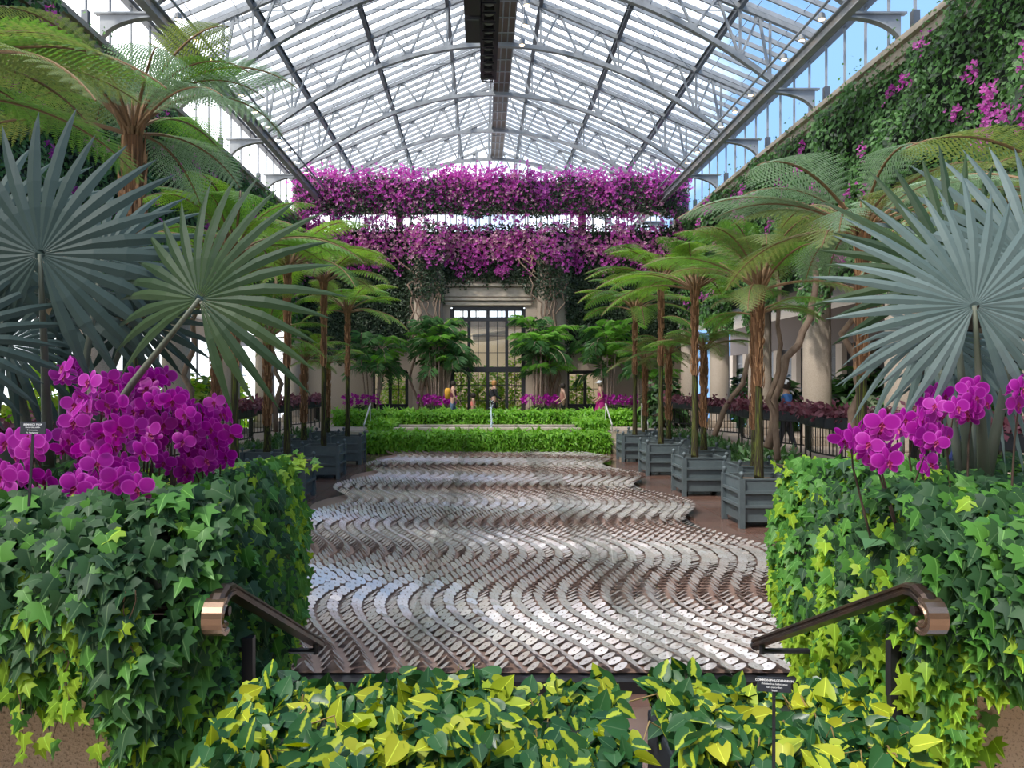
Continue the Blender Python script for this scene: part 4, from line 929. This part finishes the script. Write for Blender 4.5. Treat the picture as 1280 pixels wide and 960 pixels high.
    for k in range(26):
        if k < 16: x0 = xin + sgn * random.uniform(-.02, .9); p = Vector((x0, yf - .36, random.uniform(1.45, 1.8))); dz = Vector((random.uniform(-.1, .1), -.01, -1))
        elif k < 20: p = Vector((xin + sgn * random.uniform(0, .5), 4.35, 1.95)); dz = Vector((-sgn * .9, .1, random.uniform(-.3, .45)))
        else: p = Vector((xin - sgn * .08, random.uniform(3.1, 4.3), 1.85)); dz = Vector((-sgn * .10, random.uniform(-.2, .2), -1))
        L_ = random.uniform(.2, .42) * (1 if k < 16 else .75); q = [p]; m_ = int(L_ / .035)
        for j in range(m_):
            q.append(q[-1] + (dz + Vector((random.gauss(0, .25), random.gauss(0, .12), random.gauss(0, .1)))).normalized() * .035)
        ms.tube(q, .0022, 4)
        pp = np.array([tuple(a) for a in q[2:]]); nn_ = len(pp)
        if k < 16: base = [0, -1, .4]
        elif k < 20: base = [0, -.7, .7]
        else: base = [-sgn, -.5, .2]
        P.append(pp + jit(nn_, .012)); Nn.append(np.tile(base, (nn_, 1)) + jit(nn_, .25)); Tt.append(np.tile([dz.x, -.1, -.8], (nn_, 1)) + jit(nn_, .5)); C.append(np.full(nn_, 2) - (R.uniform(0, 1, nn_) < .25)); Sz.append(R.uniform(.04, .066, nn_))
    ms.build('vine_stems', mat('ivy_stem', (.16, .09, .05), .7), o, kind='stuff')
    P, Nn, Tt, C, Sz = map(np.concatenate, (P, Nn, Tt, C, Sz))
    # dark woody core that the leaves grow from
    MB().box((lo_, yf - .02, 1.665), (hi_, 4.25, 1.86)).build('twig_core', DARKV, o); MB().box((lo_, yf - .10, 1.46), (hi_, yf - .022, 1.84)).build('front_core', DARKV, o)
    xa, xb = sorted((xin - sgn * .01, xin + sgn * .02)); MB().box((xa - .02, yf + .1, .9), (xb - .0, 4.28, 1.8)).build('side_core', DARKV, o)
    leafmass(o, 'leaf', T_IVY, P, Nn, Tt, Sz, C, IVY, cap=300, stuff_name='leaves_behind')
    return o
ivy('left', -1, -1.53, -4.0, 2.85, 'green ivy with lime young shoots spilling over the left stone bed')
ivy('right', 1, 1.38, 4.0, 2.85, 'dark and lime ivy covering the stone bed on the right')
def phil(x0, x1, y0, y1, n, label, lab2):
    o = empty('planter_trough', ((x0 + x1) / 2, y0, .75), lab2, 'planter')
    bev(MB().box((x0, y0, .80), (x1, y1, 1.36)).build('trough_body', TROUGH, o), .01)
    MB().box((x0 - .012, y0 - .012, 1.30), (x1 + .012, y0 - .001, 1.37)).build('front_rim', TROUGH, o)
    for a in (x0 + .02, x1 - .02, (x0 + x1) / 2): MB().box((a - .02, y0 - .010, .752), (a + .02, y0 - .001, 1.30)).build('batten', SLATE, o)
    p_ = empty('philodendron', ((x0 + x1) / 2, y0, 1.361), label, 'philodendron')
    P = []; Nn = []; Tt = []
    m = int(n * .62); gl, gr = (.07, -.01) if x0 < -1 else (-.01, .07); x = R.uniform(x0 - gl, x1 + gr, m); y = R.uniform(y0 - .10, y1 + .08, m); z = 1.375 + R.uniform(-.03, .065, m) + .03 * np.sin(x * 9)
    P.append(np.stack([x, y, z], 1)); Nn.append(np.tile([0, -.6, .8], (m, 1)) + jit(m, .55)); Tt.append(np.tile([0, -.5, -.5], (m, 1)) + jit(m, .8))
    m = n - m; x = R.uniform(x0 - gl, x1 + gr, m); t = R.uniform(0, 1, m) ** 1.3; ln = .24 + .20 * np.sin(x * 9.7 + 1) ; z = 1.38 - t * np.clip(ln, .14, .6); y = y0 - .07 - R.uniform(0, .08, m)
    P.append(np.stack([x, y, z], 1)); Nn.append(np.tile([0, -1, .35], (m, 1)) + jit(m, .35)); Tt.append(np.tile([0, -.1, -1], (m, 1)) + jit(m, .4))
    P, Nn, Tt = map(np.concatenate, (P, Nn, Tt)); c = R.choice([0, 1, 2], len(P), p=[.38, .22, .40]); 
    st_ = MB()
    for k in range(26):
        a = Vector((random.uniform(x0, x1), random.uniform(y0 - .02, y1), 1.36)); b = a + Vector((random.gauss(0, .06), -random.uniform(.0, .12), random.uniform(.02, .09))); c3 = b + Vector((random.gauss(0, .05), -.05, -random.uniform(.05, .25)))
        st_.tube([a, b, c3], [.0028, .0024, .0016], 5)
    st_.build('stems', mat('phil_stem', (.30, .20, .07), .6), p_, kind='stuff')
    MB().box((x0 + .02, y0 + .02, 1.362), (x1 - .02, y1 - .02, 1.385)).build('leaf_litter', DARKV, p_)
    leafmass(p_, 'leaf', T_HEART, P, Nn, Tt, R.uniform(.044, .076, len(P)), c, PHIL, cap=300, stuff_name='leaves_behind')
phil(-1.08, .03, 2.12, 2.46, 2900, 'lime and green heart-leaved philodendron filling the wide trough before the disc floor', 'wide dark trough under the long philodendron, before the disc floor')
phil(.13, .72, 2.12, 2.46, 1600, 'lime and green heart-leaved philodendron behind the black plant label on the right', 'narrower dark trough behind the black plant label on the right')

def sweep(path, prof, name, m, parent, off):
    mb = MB(); n = len(prof); pts = [Vector(p) for p in path]
    for i, p in enumerate(pts):
        d = (pts[min(i + 1, len(pts) - 1)] - pts[max(i - 1, 0)]).normalized(); a = Vector((1, 0, 0)); b = a.cross(d).normalized()
        for u, v in prof: mb.v.append(tuple(p + a * u - b * -v))
    for i in range(len(pts) - 1):
        for j in range(n): mb.face([i * n + j, i * n + (j + 1) % n, (i + 1) * n + (j + 1) % n, (i + 1) * n + j])
    mb.face(list(range(n))[::-1]); mb.face([(len(pts) - 1) * n + j for j in range(n)])
    return mb.build(name, m, parent)
def handrail(sgn, xa, xb, label):
    # runs down from the top of the steps (y 2.66) to the bottom (y 3.93)
    o = empty('stair_handrail', (xa, 2.66, 1.6), label, 'handrail', 'stair handrails')
    prof = [(-.030, -.018), (.030, -.018), (.030, -.006), (.025, -.003), (.025, .004), (.031, .008), (.026, .018), (.012, .024), (-.012, .024), (-.026, .018), (-.031, .008), (-.025, .004), (-.025, -.003), (-.030, -.006)]
    path = [(xa, 2.76, 1.66)] + [(xa + (xb - xa) * t, 2.76 + 1.17 * t, 1.66 - .59 * t) for t in np.linspace(.06, 1, 8)]
    sweep([(xa, 2.62, 1.625), (xa, 2.66, 1.655), (xa, 2.71, 1.668)] + path, prof, 'rail', BRONZE, o, 0)
    vol = [(xa, 2.645 - .045 * math.sin(t), 1.598 + .045 * math.cos(t)) for t in np.linspace(-.1, 3.6, 13)]
    sweep(vol, [(u * 1.12, v * 1.12) for u, v in prof], 'scroll_end', BRONZE_L, o, 0)
    MB().tube([(xa - sgn * .0, 2.70, 1.60), (xa + sgn * .30, 2.70, 1.60)], .014, 10).build('bracket', BRONZE, o)
    MB().tube([(xa - sgn * .025, 2.70, 1.60), (xa + .0, 2.70, 1.60)], .018, 10).build('bracket_cap', BRONZE, o)
    MB().tube([(xb, 3.86, 1.055), (xb + sgn * .33, 3.86, 1.055)], .014, 8).build('bracket', BLACK, o)
    MB().tube([(xb, 3.86, 1.04), (xb, 3.86, 1.10)], .014, 8).build('bracket', BLACK, o)
    MB().tube([(xb, 3.92, 1.085), (xb, 3.955, 1.045)], .026, 10).build('end_cap', BLACK, o)
handrail(-1, -1.31, -1.235, 'bronze stair handrail emerging from the left ivy')
handrail(1, 1.14, 1.01, 'bronze stair handrail emerging from the right ivy')
def lattice(x0, x1, y, label):
    o = empty('iron_panel', ((x0 + x1) / 2, y, .75), label, 'railing', 'iron panels')
    for x in (x0, x1): MB().box((x - .02, y - .02, .752), (x + .02, y + .02, 1.42)).build('post', BLACK, o)
    for z in (.84, 1.12, 1.38): MB().box((x0, y - .012, z - .012), (x1, y + .012, z + .012)).build('rail', BLACK, o)
    for t in (.25, .5, .75): MB().box((x0 + (x1 - x0) * t - .006, y - .008, 1.12), (x0 + (x1 - x0) * t + .006, y + .008, 1.38)).build('baluster', BLACK, o)
    MB().beam((x0, y, .84), (x1, y, 1.12), .02, .012, (0, 1, 0)).build('diagonal', BLACK, o); MB().beam((x1, y + .015, .84), (x0, y + .015, 1.12), .02, .012, (0, 1, 0)).build('diagonal', BLACK, o)
    MB().lathe([(.03, -.01), (.03, .01)], ((x0 + x1) / 2, y, .98), 10).build('boss', BLACK, o)
lattice(1.20, 1.385, 2.985, 'black iron lattice panel beside the right stone block')
lattice(-1.51, -1.30, 2.97, 'black iron lattice panel below the left ivy')
# plant labels
def sign(px, py, D, wpx, hpx, lines, label, rot, seed):
    c = W(px, py, D); o = empty('plant_label', c, label, 'sign', 'plant labels'); w_ = wpx / F * D; h_ = hpx / F * D
    q = bev(link('plate', MB().box((-w_ / 2, 0, -h_ / 2), (w_ / 2, .003, h_ / 2)).mesh('plate', TROUGH), o), .001, 1)
    q2 = link('stake', MB().box((-.004, .002, -h_ / 2 - .22), (.004, .005, 0)).mesh('stake', BLACK), o)
    z = h_ * .30
    for i, tx in enumerate(lines):
        cu = bpy.data.curves.new('lettering', 'FONT'); cu.body = tx; cu.size = h_ * (.21 if i == 0 else .17); cu.align_x = 'CENTER'; cu.extrude = .0002; cu.offset = .00012 if i == 0 else 0
        cu.materials.append(mat('white_print', (.85, .85, .85), .6)); t0_ = bpy.data.objects.new('lettering', cu); me_ = bpy.data.meshes.new_from_object(t0_); bpy.data.objects.remove(t0_); t = link('lettering', me_, o)
        t.location = (0, -.0006, z - h_ * .08); t.rotation_euler = (PI / 2, 0, 0); z -= h_ * .22
    o.rotation_euler = rot
sign(968, 856, 2.0, 43, 18, ['COMMON PHILODENDRON', 'Philodendron hederaceum', 'var. oxycardium', "'Brasil'"], 'small black label with white lettering in the right philodendron', (-.15, .06, 0), 0)
sign(41, 535, 2.35, 32, 15, ['BISMARCK PALM', 'Bismarckia nobilis', 'F. Arecaceae', 'N. Madagascar'], 'small black label with white lettering at the foot of the left fan palm', (-.1, .0, 0), 1)

# ------------------------------------------------------------------ orchids
def petal(v, f, uv, mi, cx, cy, rx, ry, ang, cup, z0, m_, k=10, sx=1):
    n0 = len(v); ca, sa = math.cos(ang), math.sin(ang)
    v.append((cx, cy, z0)); uv.append((0, 0))
    for ring, rr in ((0, .6), (1, 1.0)):
        for j in range(k):
            t = 2 * PI * j / k; x = rx * rr * math.cos(t); y = ry * rr * math.sin(t); v.append((cx + x * ca - y * sa, cy + x * sa + y * ca, z0 + cup * rr * rr * (abs(math.cos(t)) * .6 + .4))); uv.append((rr, 0))
    for j in range(k):
        a, b = n0 + 1 + j, n0 + 1 + (j + 1) % k; f.append((n0, a, b)); mi.append(m_); f.append((a, a + k, b + k, b)); mi.append(m_)
def orchid_flower(seed):
    rr = random.Random(seed); v = []; f = []; uv = []; mi = []
    petal(v, f, uv, mi, 0, .27, .135, .25, rr.uniform(-.1, .1), -.05, -.02, 0)
    for s_ in (-1, 1): petal(v, f, uv, mi, s_ * .19, -.24, .14, .24, s_ * .6, -.05, -.02, 0)
    for s_ in (-1, 1): petal(v, f, uv, mi, s_ * .29, .06, .29, .27, s_ * rr.uniform(.05, .3), rr.uniform(-.10, .05), .02, 0, k=12)
    for s_ in (-1, 1): petal(v, f, uv, mi, s_ * .05, -.06, .05, .08, s_ * .4, .06, .08, 1, k=6)
    petal(v, f, uv, mi, 0, -.17, .055, .13, 0, .05, .07, 1, k=6); petal(v, f, uv, mi, 0, .02, .035, .05, 0, .04, .10, 1, k=6)
    me = bpy.data.meshes.new('flower'); me.from_pydata(v, [], f); me.materials.append(PETAL); me.materials.append(LIP); me.polygons.foreach_set('material_index', mi)
    ul = me.uv_layers.new(name='UVMap'); 
    for l in me.loops: ul.data[l.index].uv = uv[l.vertex_index]
    me.polygons.foreach_set('use_smooth', [True] * len(f)); me.update(); return me
OF = [orchid_flower(s) for s in range(4)]
OLEAF = mat('orchid_leaf', (.06, .15, .05), .4)
def orchid(cx, cy, sx, sy, n, D, label, lean=0, bd=.0):
    D = max(D * 1.13, 2.86)
    c = W(cx, cy, D); base = Vector((c.x + lean, D + .08 + bd, 1.70)); o = empty('orchid', base, label, 'orchid', 'magenta orchids')
    topp = W(cx, cy - sy, D); pts = []
    for i in range(n):
        for tr_ in range(30):
            a = random.uniform(0, 2 * PI); r = random.random() ** .5 * 1.35
            q = W(cx + math.cos(a) * r * sx, cy + math.sin(a) * r * sy, D + random.uniform(-.16, .12))
            if all((q - p).length > .05 for p in pts): break
        pts.append(q)
    spikes = max(1, min(3, n // 4))
    for s_ in range(spikes):
        tp = topp + Vector((random.uniform(-.5, .5) * sx / F * D * 1.5, 0, 0)); mid = base.lerp(tp, .6) + Vector((random.uniform(-.04, .04), .05, .04))
        P = [base, base.lerp(mid, .5), mid, tp + Vector((0, .02, .01)), tp.lerp(c, .7)]; MB().tube(P, [.005, .005, .004, .003, .002], 6).build('flower_stem', ORST, o, smooth=True)
    st_ = MB(); 
    for q in pts:
        yaw = random.gauss(0, .55); tilt = random.gauss(.12, .3); s_ = random.uniform(.088, .112)
        M = Matrix.Translation(q - base) @ Matrix.Rotation(yaw, 4, 'Z') @ Matrix.Rotation(PI / 2 + tilt, 4, 'X') @ Matrix.Rotation(random.gauss(0, .3), 4, 'Z') @ Matrix.Scale(s_, 4)
        link('flower', random.choice(OF), o, M)
        st_.tube([q + Vector((0, .012, 0)), q + Vector((random.uniform(-.01, .01), .05, -.02)), Vector((c.x + (q.x - c.x) * .4, D + .06, q.z - .03))], .0018, 4)
    st_.build('pedicels', mat('pedicel', (.40, .12, .28), .6), o)
    for k in range(4):
        a = k * 1.6 + random.random(); d_ = Vector((math.cos(a), math.sin(a), 0)); sdv = Vector((-d_.y, d_.x, 0)); m = MB(); m.quad(base - sdv * .012, base + sdv * .012, base + d_ * .09 + sdv * .03 + Vector((0, 0, .07)), base + d_ * .09 - sdv * .03 + Vector((0, 0, .07))); m.quad(base + d_ * .09 - sdv * .03 + Vector((0, 0, .07)), base + d_ * .09 + sdv * .03 + Vector((0, 0, .07)), base + d_ * .18 + Vector((0, 0, .04))); m.build('leaf', OLEAF, o)
LO = [(92, 468, 16, 12, 5, 2.95, 'topmost orchid in front of the left palm petioles'), (128, 500, 26, 22, 12, 2.8, 'full orchid just right of the left palm petioles'), (140, 560, 32, 26, 17, 2.7, 'big orchid in the middle of the left bed'), (183, 482, 20, 20, 11, 3.1, 'tall orchid beneath the drooping fan leaf on the left'),
      (212, 535, 30, 34, 22, 3.0, 'crowded orchid right of the big middle one'), (255, 538, 26, 28, 20, 3.2, 'rightmost dense orchid on the left bed'), (236, 588, 18, 14, 6, 3.1, 'low orchid under the rightmost dense one'), (26, 596, 24, 20, 10, 2.2, 'large near orchid at the left picture edge'),
      (32, 556, 24, 10, 6, 2.35, 'orchid partly hiding the black label on the left'), (92, 540, 18, 28, 10, 2.9, 'orchid directly behind the black palm label side'), (152, 606, 22, 12, 7, 2.5, 'low near orchid against the left ivy'), (168, 525, 22, 26, 12, 3.2, 'orchid filling the back between the left clumps'), (268, 575, 14, 16, 6, 3.3, 'small orchid farthest right on the left bed'), (112, 600, 22, 12, 5, 2.5, 'short orchid left of the low near one')]
for a in LO: orchid(*a)
RO = [(1068, 546, 12, 12, 6, 2.75, 'leftmost orchid on the right bed', .12), (1098, 556, 14, 22, 10, 2.65, 'hanging orchid second from left on the right bed', .15), (1140, 528, 15, 10, 7, 2.9, 'orchid in the middle of the right bed', .08), (1168, 553, 14, 10, 6, 2.8, 'low orchid below the middle one on the right bed', .06), (1176, 504, 13, 12, 6, 3.0, 'tall orchid leaning left under the right fan palm', .12),
      (1222, 498, 15, 11, 6, 2.9, 'orchid in front of the right fan palm petioles', .0), (1158, 578, 3, 3, 1, 2.7, 'single low orchid bloom on the right bed', .05), (1277, 500, 6, 18, 4, 2.8, 'orchid at the right picture edge', .0), (1198, 517, 10, 6, 3, 2.9, 'small orchid left of the right petioles', .03)]
for a in RO: orchid(*a)

# ------------------------------------------------------------------ fan palms
def fan(parent, base, hub, nrm, up, Rr, m_, *a_, **k_):
    K = 1.18; c0 = Vector((CX, 0, CZ)); hub = c0 + (Vector(hub) - c0) * K
    return fan_(parent, base, hub, nrm, up, Rr * K, m_, *a_, **k_)
def fan_(parent, base, hub, nrm, up, Rr, m_, span=300, nseg=44, name='fan_leaf', gap=None, seed=0, fold=.35, back=.25, droop=.12, lw=1.0):
    rr = random.Random(seed); nrm = Vector(nrm).normalized(); up = Vector(up); up = (up - nrm * up.dot(nrm)).normalized(); rt = up.cross(nrm).normalized()
    mb = MB(); fr_ = .30
    for k in range(nseg):
        a = math.radians(-span / 2 + span * (k + .5) / nseg); L = Rr * (1.02 - .22 * abs(a) / PI) * rr.uniform(.86, 1.08); hw = math.radians(span) / nseg / 2
        d_ = up * math.cos(a) + rt * math.sin(a); s_ = rt * math.cos(a) - up * math.sin(a); bend = rr.uniform(-.05, .12); tw = rr.uniform(-.5, .5); nb = rr.uniform(-.10, .10)
        st_ = [(.02, hw * .02 * Rr), (fr_ * Rr, math.tan(hw) * fr_ * Rr * 1.0), (.48 * Rr, math.tan(hw) * .40 * Rr), (.68 * L, math.tan(hw) * .40 * Rr * .80 * lw), (.87 * L, math.tan(hw) * .40 * Rr * .45), (L, .0008)]
        n0 = len(mb.v)
        for i, (r, w_) in enumerate(st_):
            u = max(0, (r - fr_ * Rr)) / Rr
            c = Vector(hub) + d_ * r - nrm * (back * r * r / Rr) + s_ * (nb * u * Rr * .5) + Vector((0, 0, -droop * (1 if d_.z < .6 else .3) * u * u * Rr * 1.4)) 
            ridge = nrm * (w_ * fold); sv = (s_ + nrm * tw * u).normalized()
            mb.v += [tuple(c - sv * w_), tuple(c + ridge * 1.0), tuple(c + sv * w_)]
        for i in range(len(st_) - 1):
            for j in (0, 1): mb.face([n0 + i * 3 + j, n0 + i * 3 + j + 1, n0 + i * 3 + 3 + j + 1, n0 + i * 3 + 3 + j])
    me = mb.mesh(name, m_, wloc(parent)); o = link(name, me, parent)
    b = Vector(base); h = Vector(hub); mid = b.lerp(h, .55) + Vector((0, 0, .04)) ; m2 = MB().tube([b, b.lerp(mid, .6), mid, mid.lerp(h, .6), h], [.030, .022, .016, .012, .009], 8)
    link('petiole', m2.mesh('petiole', PETI, wloc(parent) , True), o)
    return o
lp = W(62, 590, 3.5); lp.z = 1.67; pal = empty('fan_palm', lp, 'blue-green fan palm standing behind the orchids on the left', 'palm')
def lb_(dx, dy=0): return (lp.x + dx, lp.y + dy, 1.9)
fan(pal, lb_(.0), W(50, 318, 2.75), (.10, -1, .12), (.03, 0, 1), .60, FANB, 330, 27, seed=1, droop=.05)
fan(pal, lb_(.05), W(249, 374, 2.65), (-.30, -1, .15), (.38, 0, .9), .50, FANG, 290, 25, seed=2, droop=.16, lw=1.0)
fan(pal, lb_(.03, .1), W(128, 322, 3.25), (.25, -1, .45), (.6, .1, .8), .50, FANB, 240, 20, seed=3, droop=.1)
fan(pal, lb_(-.05, -.1), W(-75, 425, 2.6), (.25, -1, .2), (.3, 0, .9), .42, FANB, 320, 26, seed=4)
fan(pal, lb_(.0, .15), W(70, 372, 3.4), (.1, -.8, .8), (.2, .5, .6), .60, FANB, 320, 26, seed=5, droop=.4)
fan(pal, lb_(.0, .2), W(165, 400, 3.5), (.2, -.6, -.5), (.5, .3, -.8), .42, FANB, 300, 22, seed=6, droop=.3)
fan(pal, lb_(-.1, .1), W(-20, 300, 3.2), (.2, -1, .3), (-.2, 0, 1), .58, FANB, 320, 24, seed=7)
fan(pal, lb_(-.1, .1), W(5, 430, 3.1), (.3, -.6, .5), (.4, 0, -.6), .40, FANB, 260, 20, seed=8, droop=.4)
for k, (px, py) in enumerate(((20, 430), (98, 440), (130, 470))):
    pass
rp = W(1232, 575, 3.5); rp.z = 1.67; par = empty('fan_palm', rp, 'silver-blue fan palm standing behind the orchids on the right', 'palm')
def rb_(dx, dy=0): return (rp.x + dx, rp.y + dy, 1.85)
fan(par, rb_(.0), W(1218, 382, 2.8), (-.15, -1, .15), (.02, 0, 1), .56, FANS, 330, 34, seed=11, droop=.06)
fan(par, rb_(.0, .1), W(1190, 345, 3.2), (-.3, -1, .1), (-.25, 0, 1), .60, FANG, 220, 22, seed=12, droop=.04)
fan(par, rb_(.05, .1), W(1290, 330, 3.1), (-.2, -1, .2), (.0, 0, 1), .64, FANS, 260, 26, seed=13, droop=.03)
fan(par, rb_(-.02, .1), W(1165, 420, 3.4), (-.3, -.7, .5), (-.4, 0, -.8), .40, FANS, 260, 22, seed=14, droop=.5)
fan(par, rb_(.05, .2), W(1225, 450, 3.5), (.1, -.7, .5), (.2, 0, -.8), .40, FANS, 260, 22, seed=15, droop=.4)
# ------------------------------------------------------------------ people
def skin(name, verts, edges, radii, m_, parent, root=0, sub=1):
    me = bpy.data.meshes.new(name); me.from_pydata(verts, edges, []); me.materials.append(m_); o = link(name, me, parent)
    sk = o.modifiers.new('skin', 'SKIN'); sk.use_smooth_shade = True
    for i, r in enumerate(radii): me.skin_vertices[0].data[i].radius = (r, r) if not isinstance(r, tuple) else r; me.skin_vertices[0].data[i].use_root = (i == root)
    ss = o.modifiers.new('sub', 'SUBSURF'); ss.levels = sub; ss.render_levels = sub; return o
SK = mat('skin', (.48, .28, .20), .6); SKD = mat('skin_dark', (.22, .12, .08), .6)
def person(px, D, face, label, h=1.68, shirt=None, pants=None, hair=(.03, .02, .015), stride=.2, armf=.3, sk=SK, z0=.75, bend=0, sleeves=False, skirt=False, cap=None, bag=None):
    x = W(px, 479, D).x; o = empty('person', (x, D, z0), label, 'person'); s_ = h / 1.70; cf, sf = math.cos(face), math.sin(face)
    def L(f, l, z): return Vector(((f * cf - l * sf) * s_, (f * sf + l * cf) * s_, z * s_))     # forward, left, up
    V = [L(0, 0, .95), L(0, 0, 1.12), L(.02, 0, 1.30), L(.02, 0, 1.42), L(.03, 0, 1.50), L(.05, 0, 1.60), L(.05, 0, 1.67),
         L(0, .17, 1.38), L(-armf * .3, .21, 1.12), L(armf * .5, .22, .92), L(armf * .8, .21, .86),
         L(0, -.17, 1.38), L(armf * .3, -.21, 1.12), L(armf * .9, -.20, .98), L(armf * 1.15, -.18, .95),
         L(0, .09, .88), L(stride * .5, .10, .50), L(stride * .9, .10, .08), L(stride * 1.0 + .14, .10, .04),
         L(0, -.09, .88), L(-stride * .2, -.10, .50), L(-stride * .9, -.10, .08), L(-stride * .9 + .14, -.10, .04)]
    E = [(0, 1), (1, 2), (2, 3), (3, 4), (4, 5), (5, 6), (3, 7), (7, 8), (8, 9), (9, 10), (3, 11), (11, 12), (12, 13), (13, 14), (0, 15), (15, 16), (16, 17), (17, 18), (0, 19), (19, 20), (20, 21), (21, 22)]
    Rr_ = [.13, .115, .13, .10, .052, .088, .07, .055, .043, .033, .035, .055, .043, .033, .035, .085, .058, .042, .035, .085, .058, .042, .035]
    skin('body', [tuple(v) for v in V], E, [r * s_ for r in Rr_], sk, o, 0, 1)
    hd = L(.05, 0, 1.63)
    m = MB(); m.lathe([(.03, .10), (.075, .085), (.100, .04), (.105, -.02), (.09, -.08), (.05, -.11)][::-1], tuple(hd + L(-.03, 0, .0)), 12); m.build('hair', mat('hair_%d' % int(hair[0] * 1000 + hair[1] * 100), hair, .7), None).parent = None
    hobj = COL.objects[-1]; hobj.parent = o; 
    m = MB(); fwd = L(1, 0, 0).normalized(); lf = L(0, 1, 0).normalized()
    m.lathe([(.001, -.02), (.014, 0), (.004, .03)], tuple(hd + fwd * .092), 6)
    link('nose', m.mesh('nose', sk), o)
    m = MB()
    for q in (-1, 1): m.lathe([(.001, -.01), (.010, 0), (.001, .01)], tuple(hd + fwd * .085 + lf * .032 * q + Vector((0, 0, .015))), 6)
    link('eyes', m.mesh('eyes', BLACK), o)
    if shirt:
        sm = mat('cloth_%02x%02x%02x' % tuple(int(c * 255) for c in shirt), shirt, .8)
        vs_ = [L(0, 0, .93), L(0, 0, 1.12), L(.02, 0, 1.28), L(.02, 0, 1.41)]; ed = [(0, 1), (1, 2), (2, 3)]; rr_ = [.145, .130, .145, .115]
        if sleeves: vs_ += [V[7], V[8], V[9], V[11], V[12], V[13]]; vs_[4:] = [Vector(v) for v in vs_[4:]]; ed += [(3, 4), (4, 5), (5, 6), (3, 7), (7, 8), (8, 9)]; rr_ += [.072, .056, .046, .072, .056, .046]
        skin('top', [tuple(v) for v in vs_], ed, [r * s_ for r in rr_], sm, o)
    if pants:
        pm_ = mat('cloth_%02x%02x%02x' % tuple(int(c * 255) for c in pants[0]), pants[0], .8); lo2 = pants[1]
        vs_ = [L(0, 0, 1.0), L(0, 0, .92), V[15], V[15].lerp(V[16], min(1, lo2 * 2)), V[19], V[19].lerp(V[20], min(1, lo2 * 2))]; ed = [(0, 1), (1, 2), (2, 3), (1, 4), (4, 5)]; rr_ = [.135, .145, .10, .078, .10, .078]
        if lo2 > .5: vs_ += [V[17], V[21]]; ed += [(3, 6), (5, 7)]; rr_ += [.058, .058]
        skin('trousers', [tuple(v) for v in vs_], ed, [r * s_ for r in rr_], pm_, o)
    if skirt:
        MB().lathe([(.26 * s_, .45 * s_), (.19 * s_, .9 * s_), (.14 * s_, 1.05 * s_)], (0, 0, 0), 14)
        link('skirt', MB().lathe([(.25 * s_, .5 * s_), (.19 * s_, .85 * s_), (.13 * s_, 1.05 * s_)], (0, 0, 0), 14).mesh('skirt', sm), o)
    if cap:
        m = MB(); m.lathe([(.112, 0), (.108, .05), (.07, .10), (.01, .115)], tuple(hd + Vector((0, 0, .02))), 12); m.beam(hd + fwd * .08 + Vector((0, 0, .035)), hd + fwd * .18 + Vector((0, 0, .025)), .14, .012); link('cap', m.mesh('cap', mat('cap_white', cap, .8)), o)
    if bag:
        bg_ = link('backpack', MB().lathe([(.05, -.24), (.12, -.20), (.13, .05), (.11, .17), (.04, .21)], tuple(L(-.20, 0, 1.24)), 12).mesh('backpack', mat('bag', bag, .7), smooth=True), o)
    return o
person(566, 30.55, 0, 'person in a maroon tank top with a yellow backpack walking right', h=1.72, shirt=(.12, .02, .04), pants=((.08, .13, .22), .9), armf=.22, bag=(.65, .33, .03))
person(591, 30.6, 0, 'small child in a coral top before the tall door', h=1.22, shirt=(.75, .22, .18), pants=((.5, .2, .2), .4), armf=.2)
person(617, 30.6, .2, 'person with light hair in black clothes before the tall door', h=1.74, shirt=(.015, .015, .02), pants=((.02, .02, .025), .9), hair=(.45, .22, .07), sleeves=True)
person(704, 30.5, PI, 'person with dark bun, bare shoulders and black shorts facing left', h=1.62, shirt=(.45, .20, .16), pants=((.015, .015, .018), .35), armf=.3)
person(751, 30.6, PI - .3, 'person in a magenta dress and white cap', h=1.70, shirt=(.50, .02, .22), skirt=True, cap=(.7, .7, .72), armf=.3, hair=(.2, .15, .1))
person(984, 18.6, 2.6, 'person in a blue patterned shirt and white cap beyond the right railing', h=1.68, shirt=(.08, .22, .55), pants=((.1, .1, .12), .9), sleeves=True, cap=(.8, .8, .8))
person(1213, 8.8, 1.5, 'grey-haired person in a navy shirt seated behind the right orchids', h=1.60, shirt=(.02, .035, .16), pants=((.1, .1, .12), .9), sleeves=True, hair=(.6, .58, .55), z0=.55)
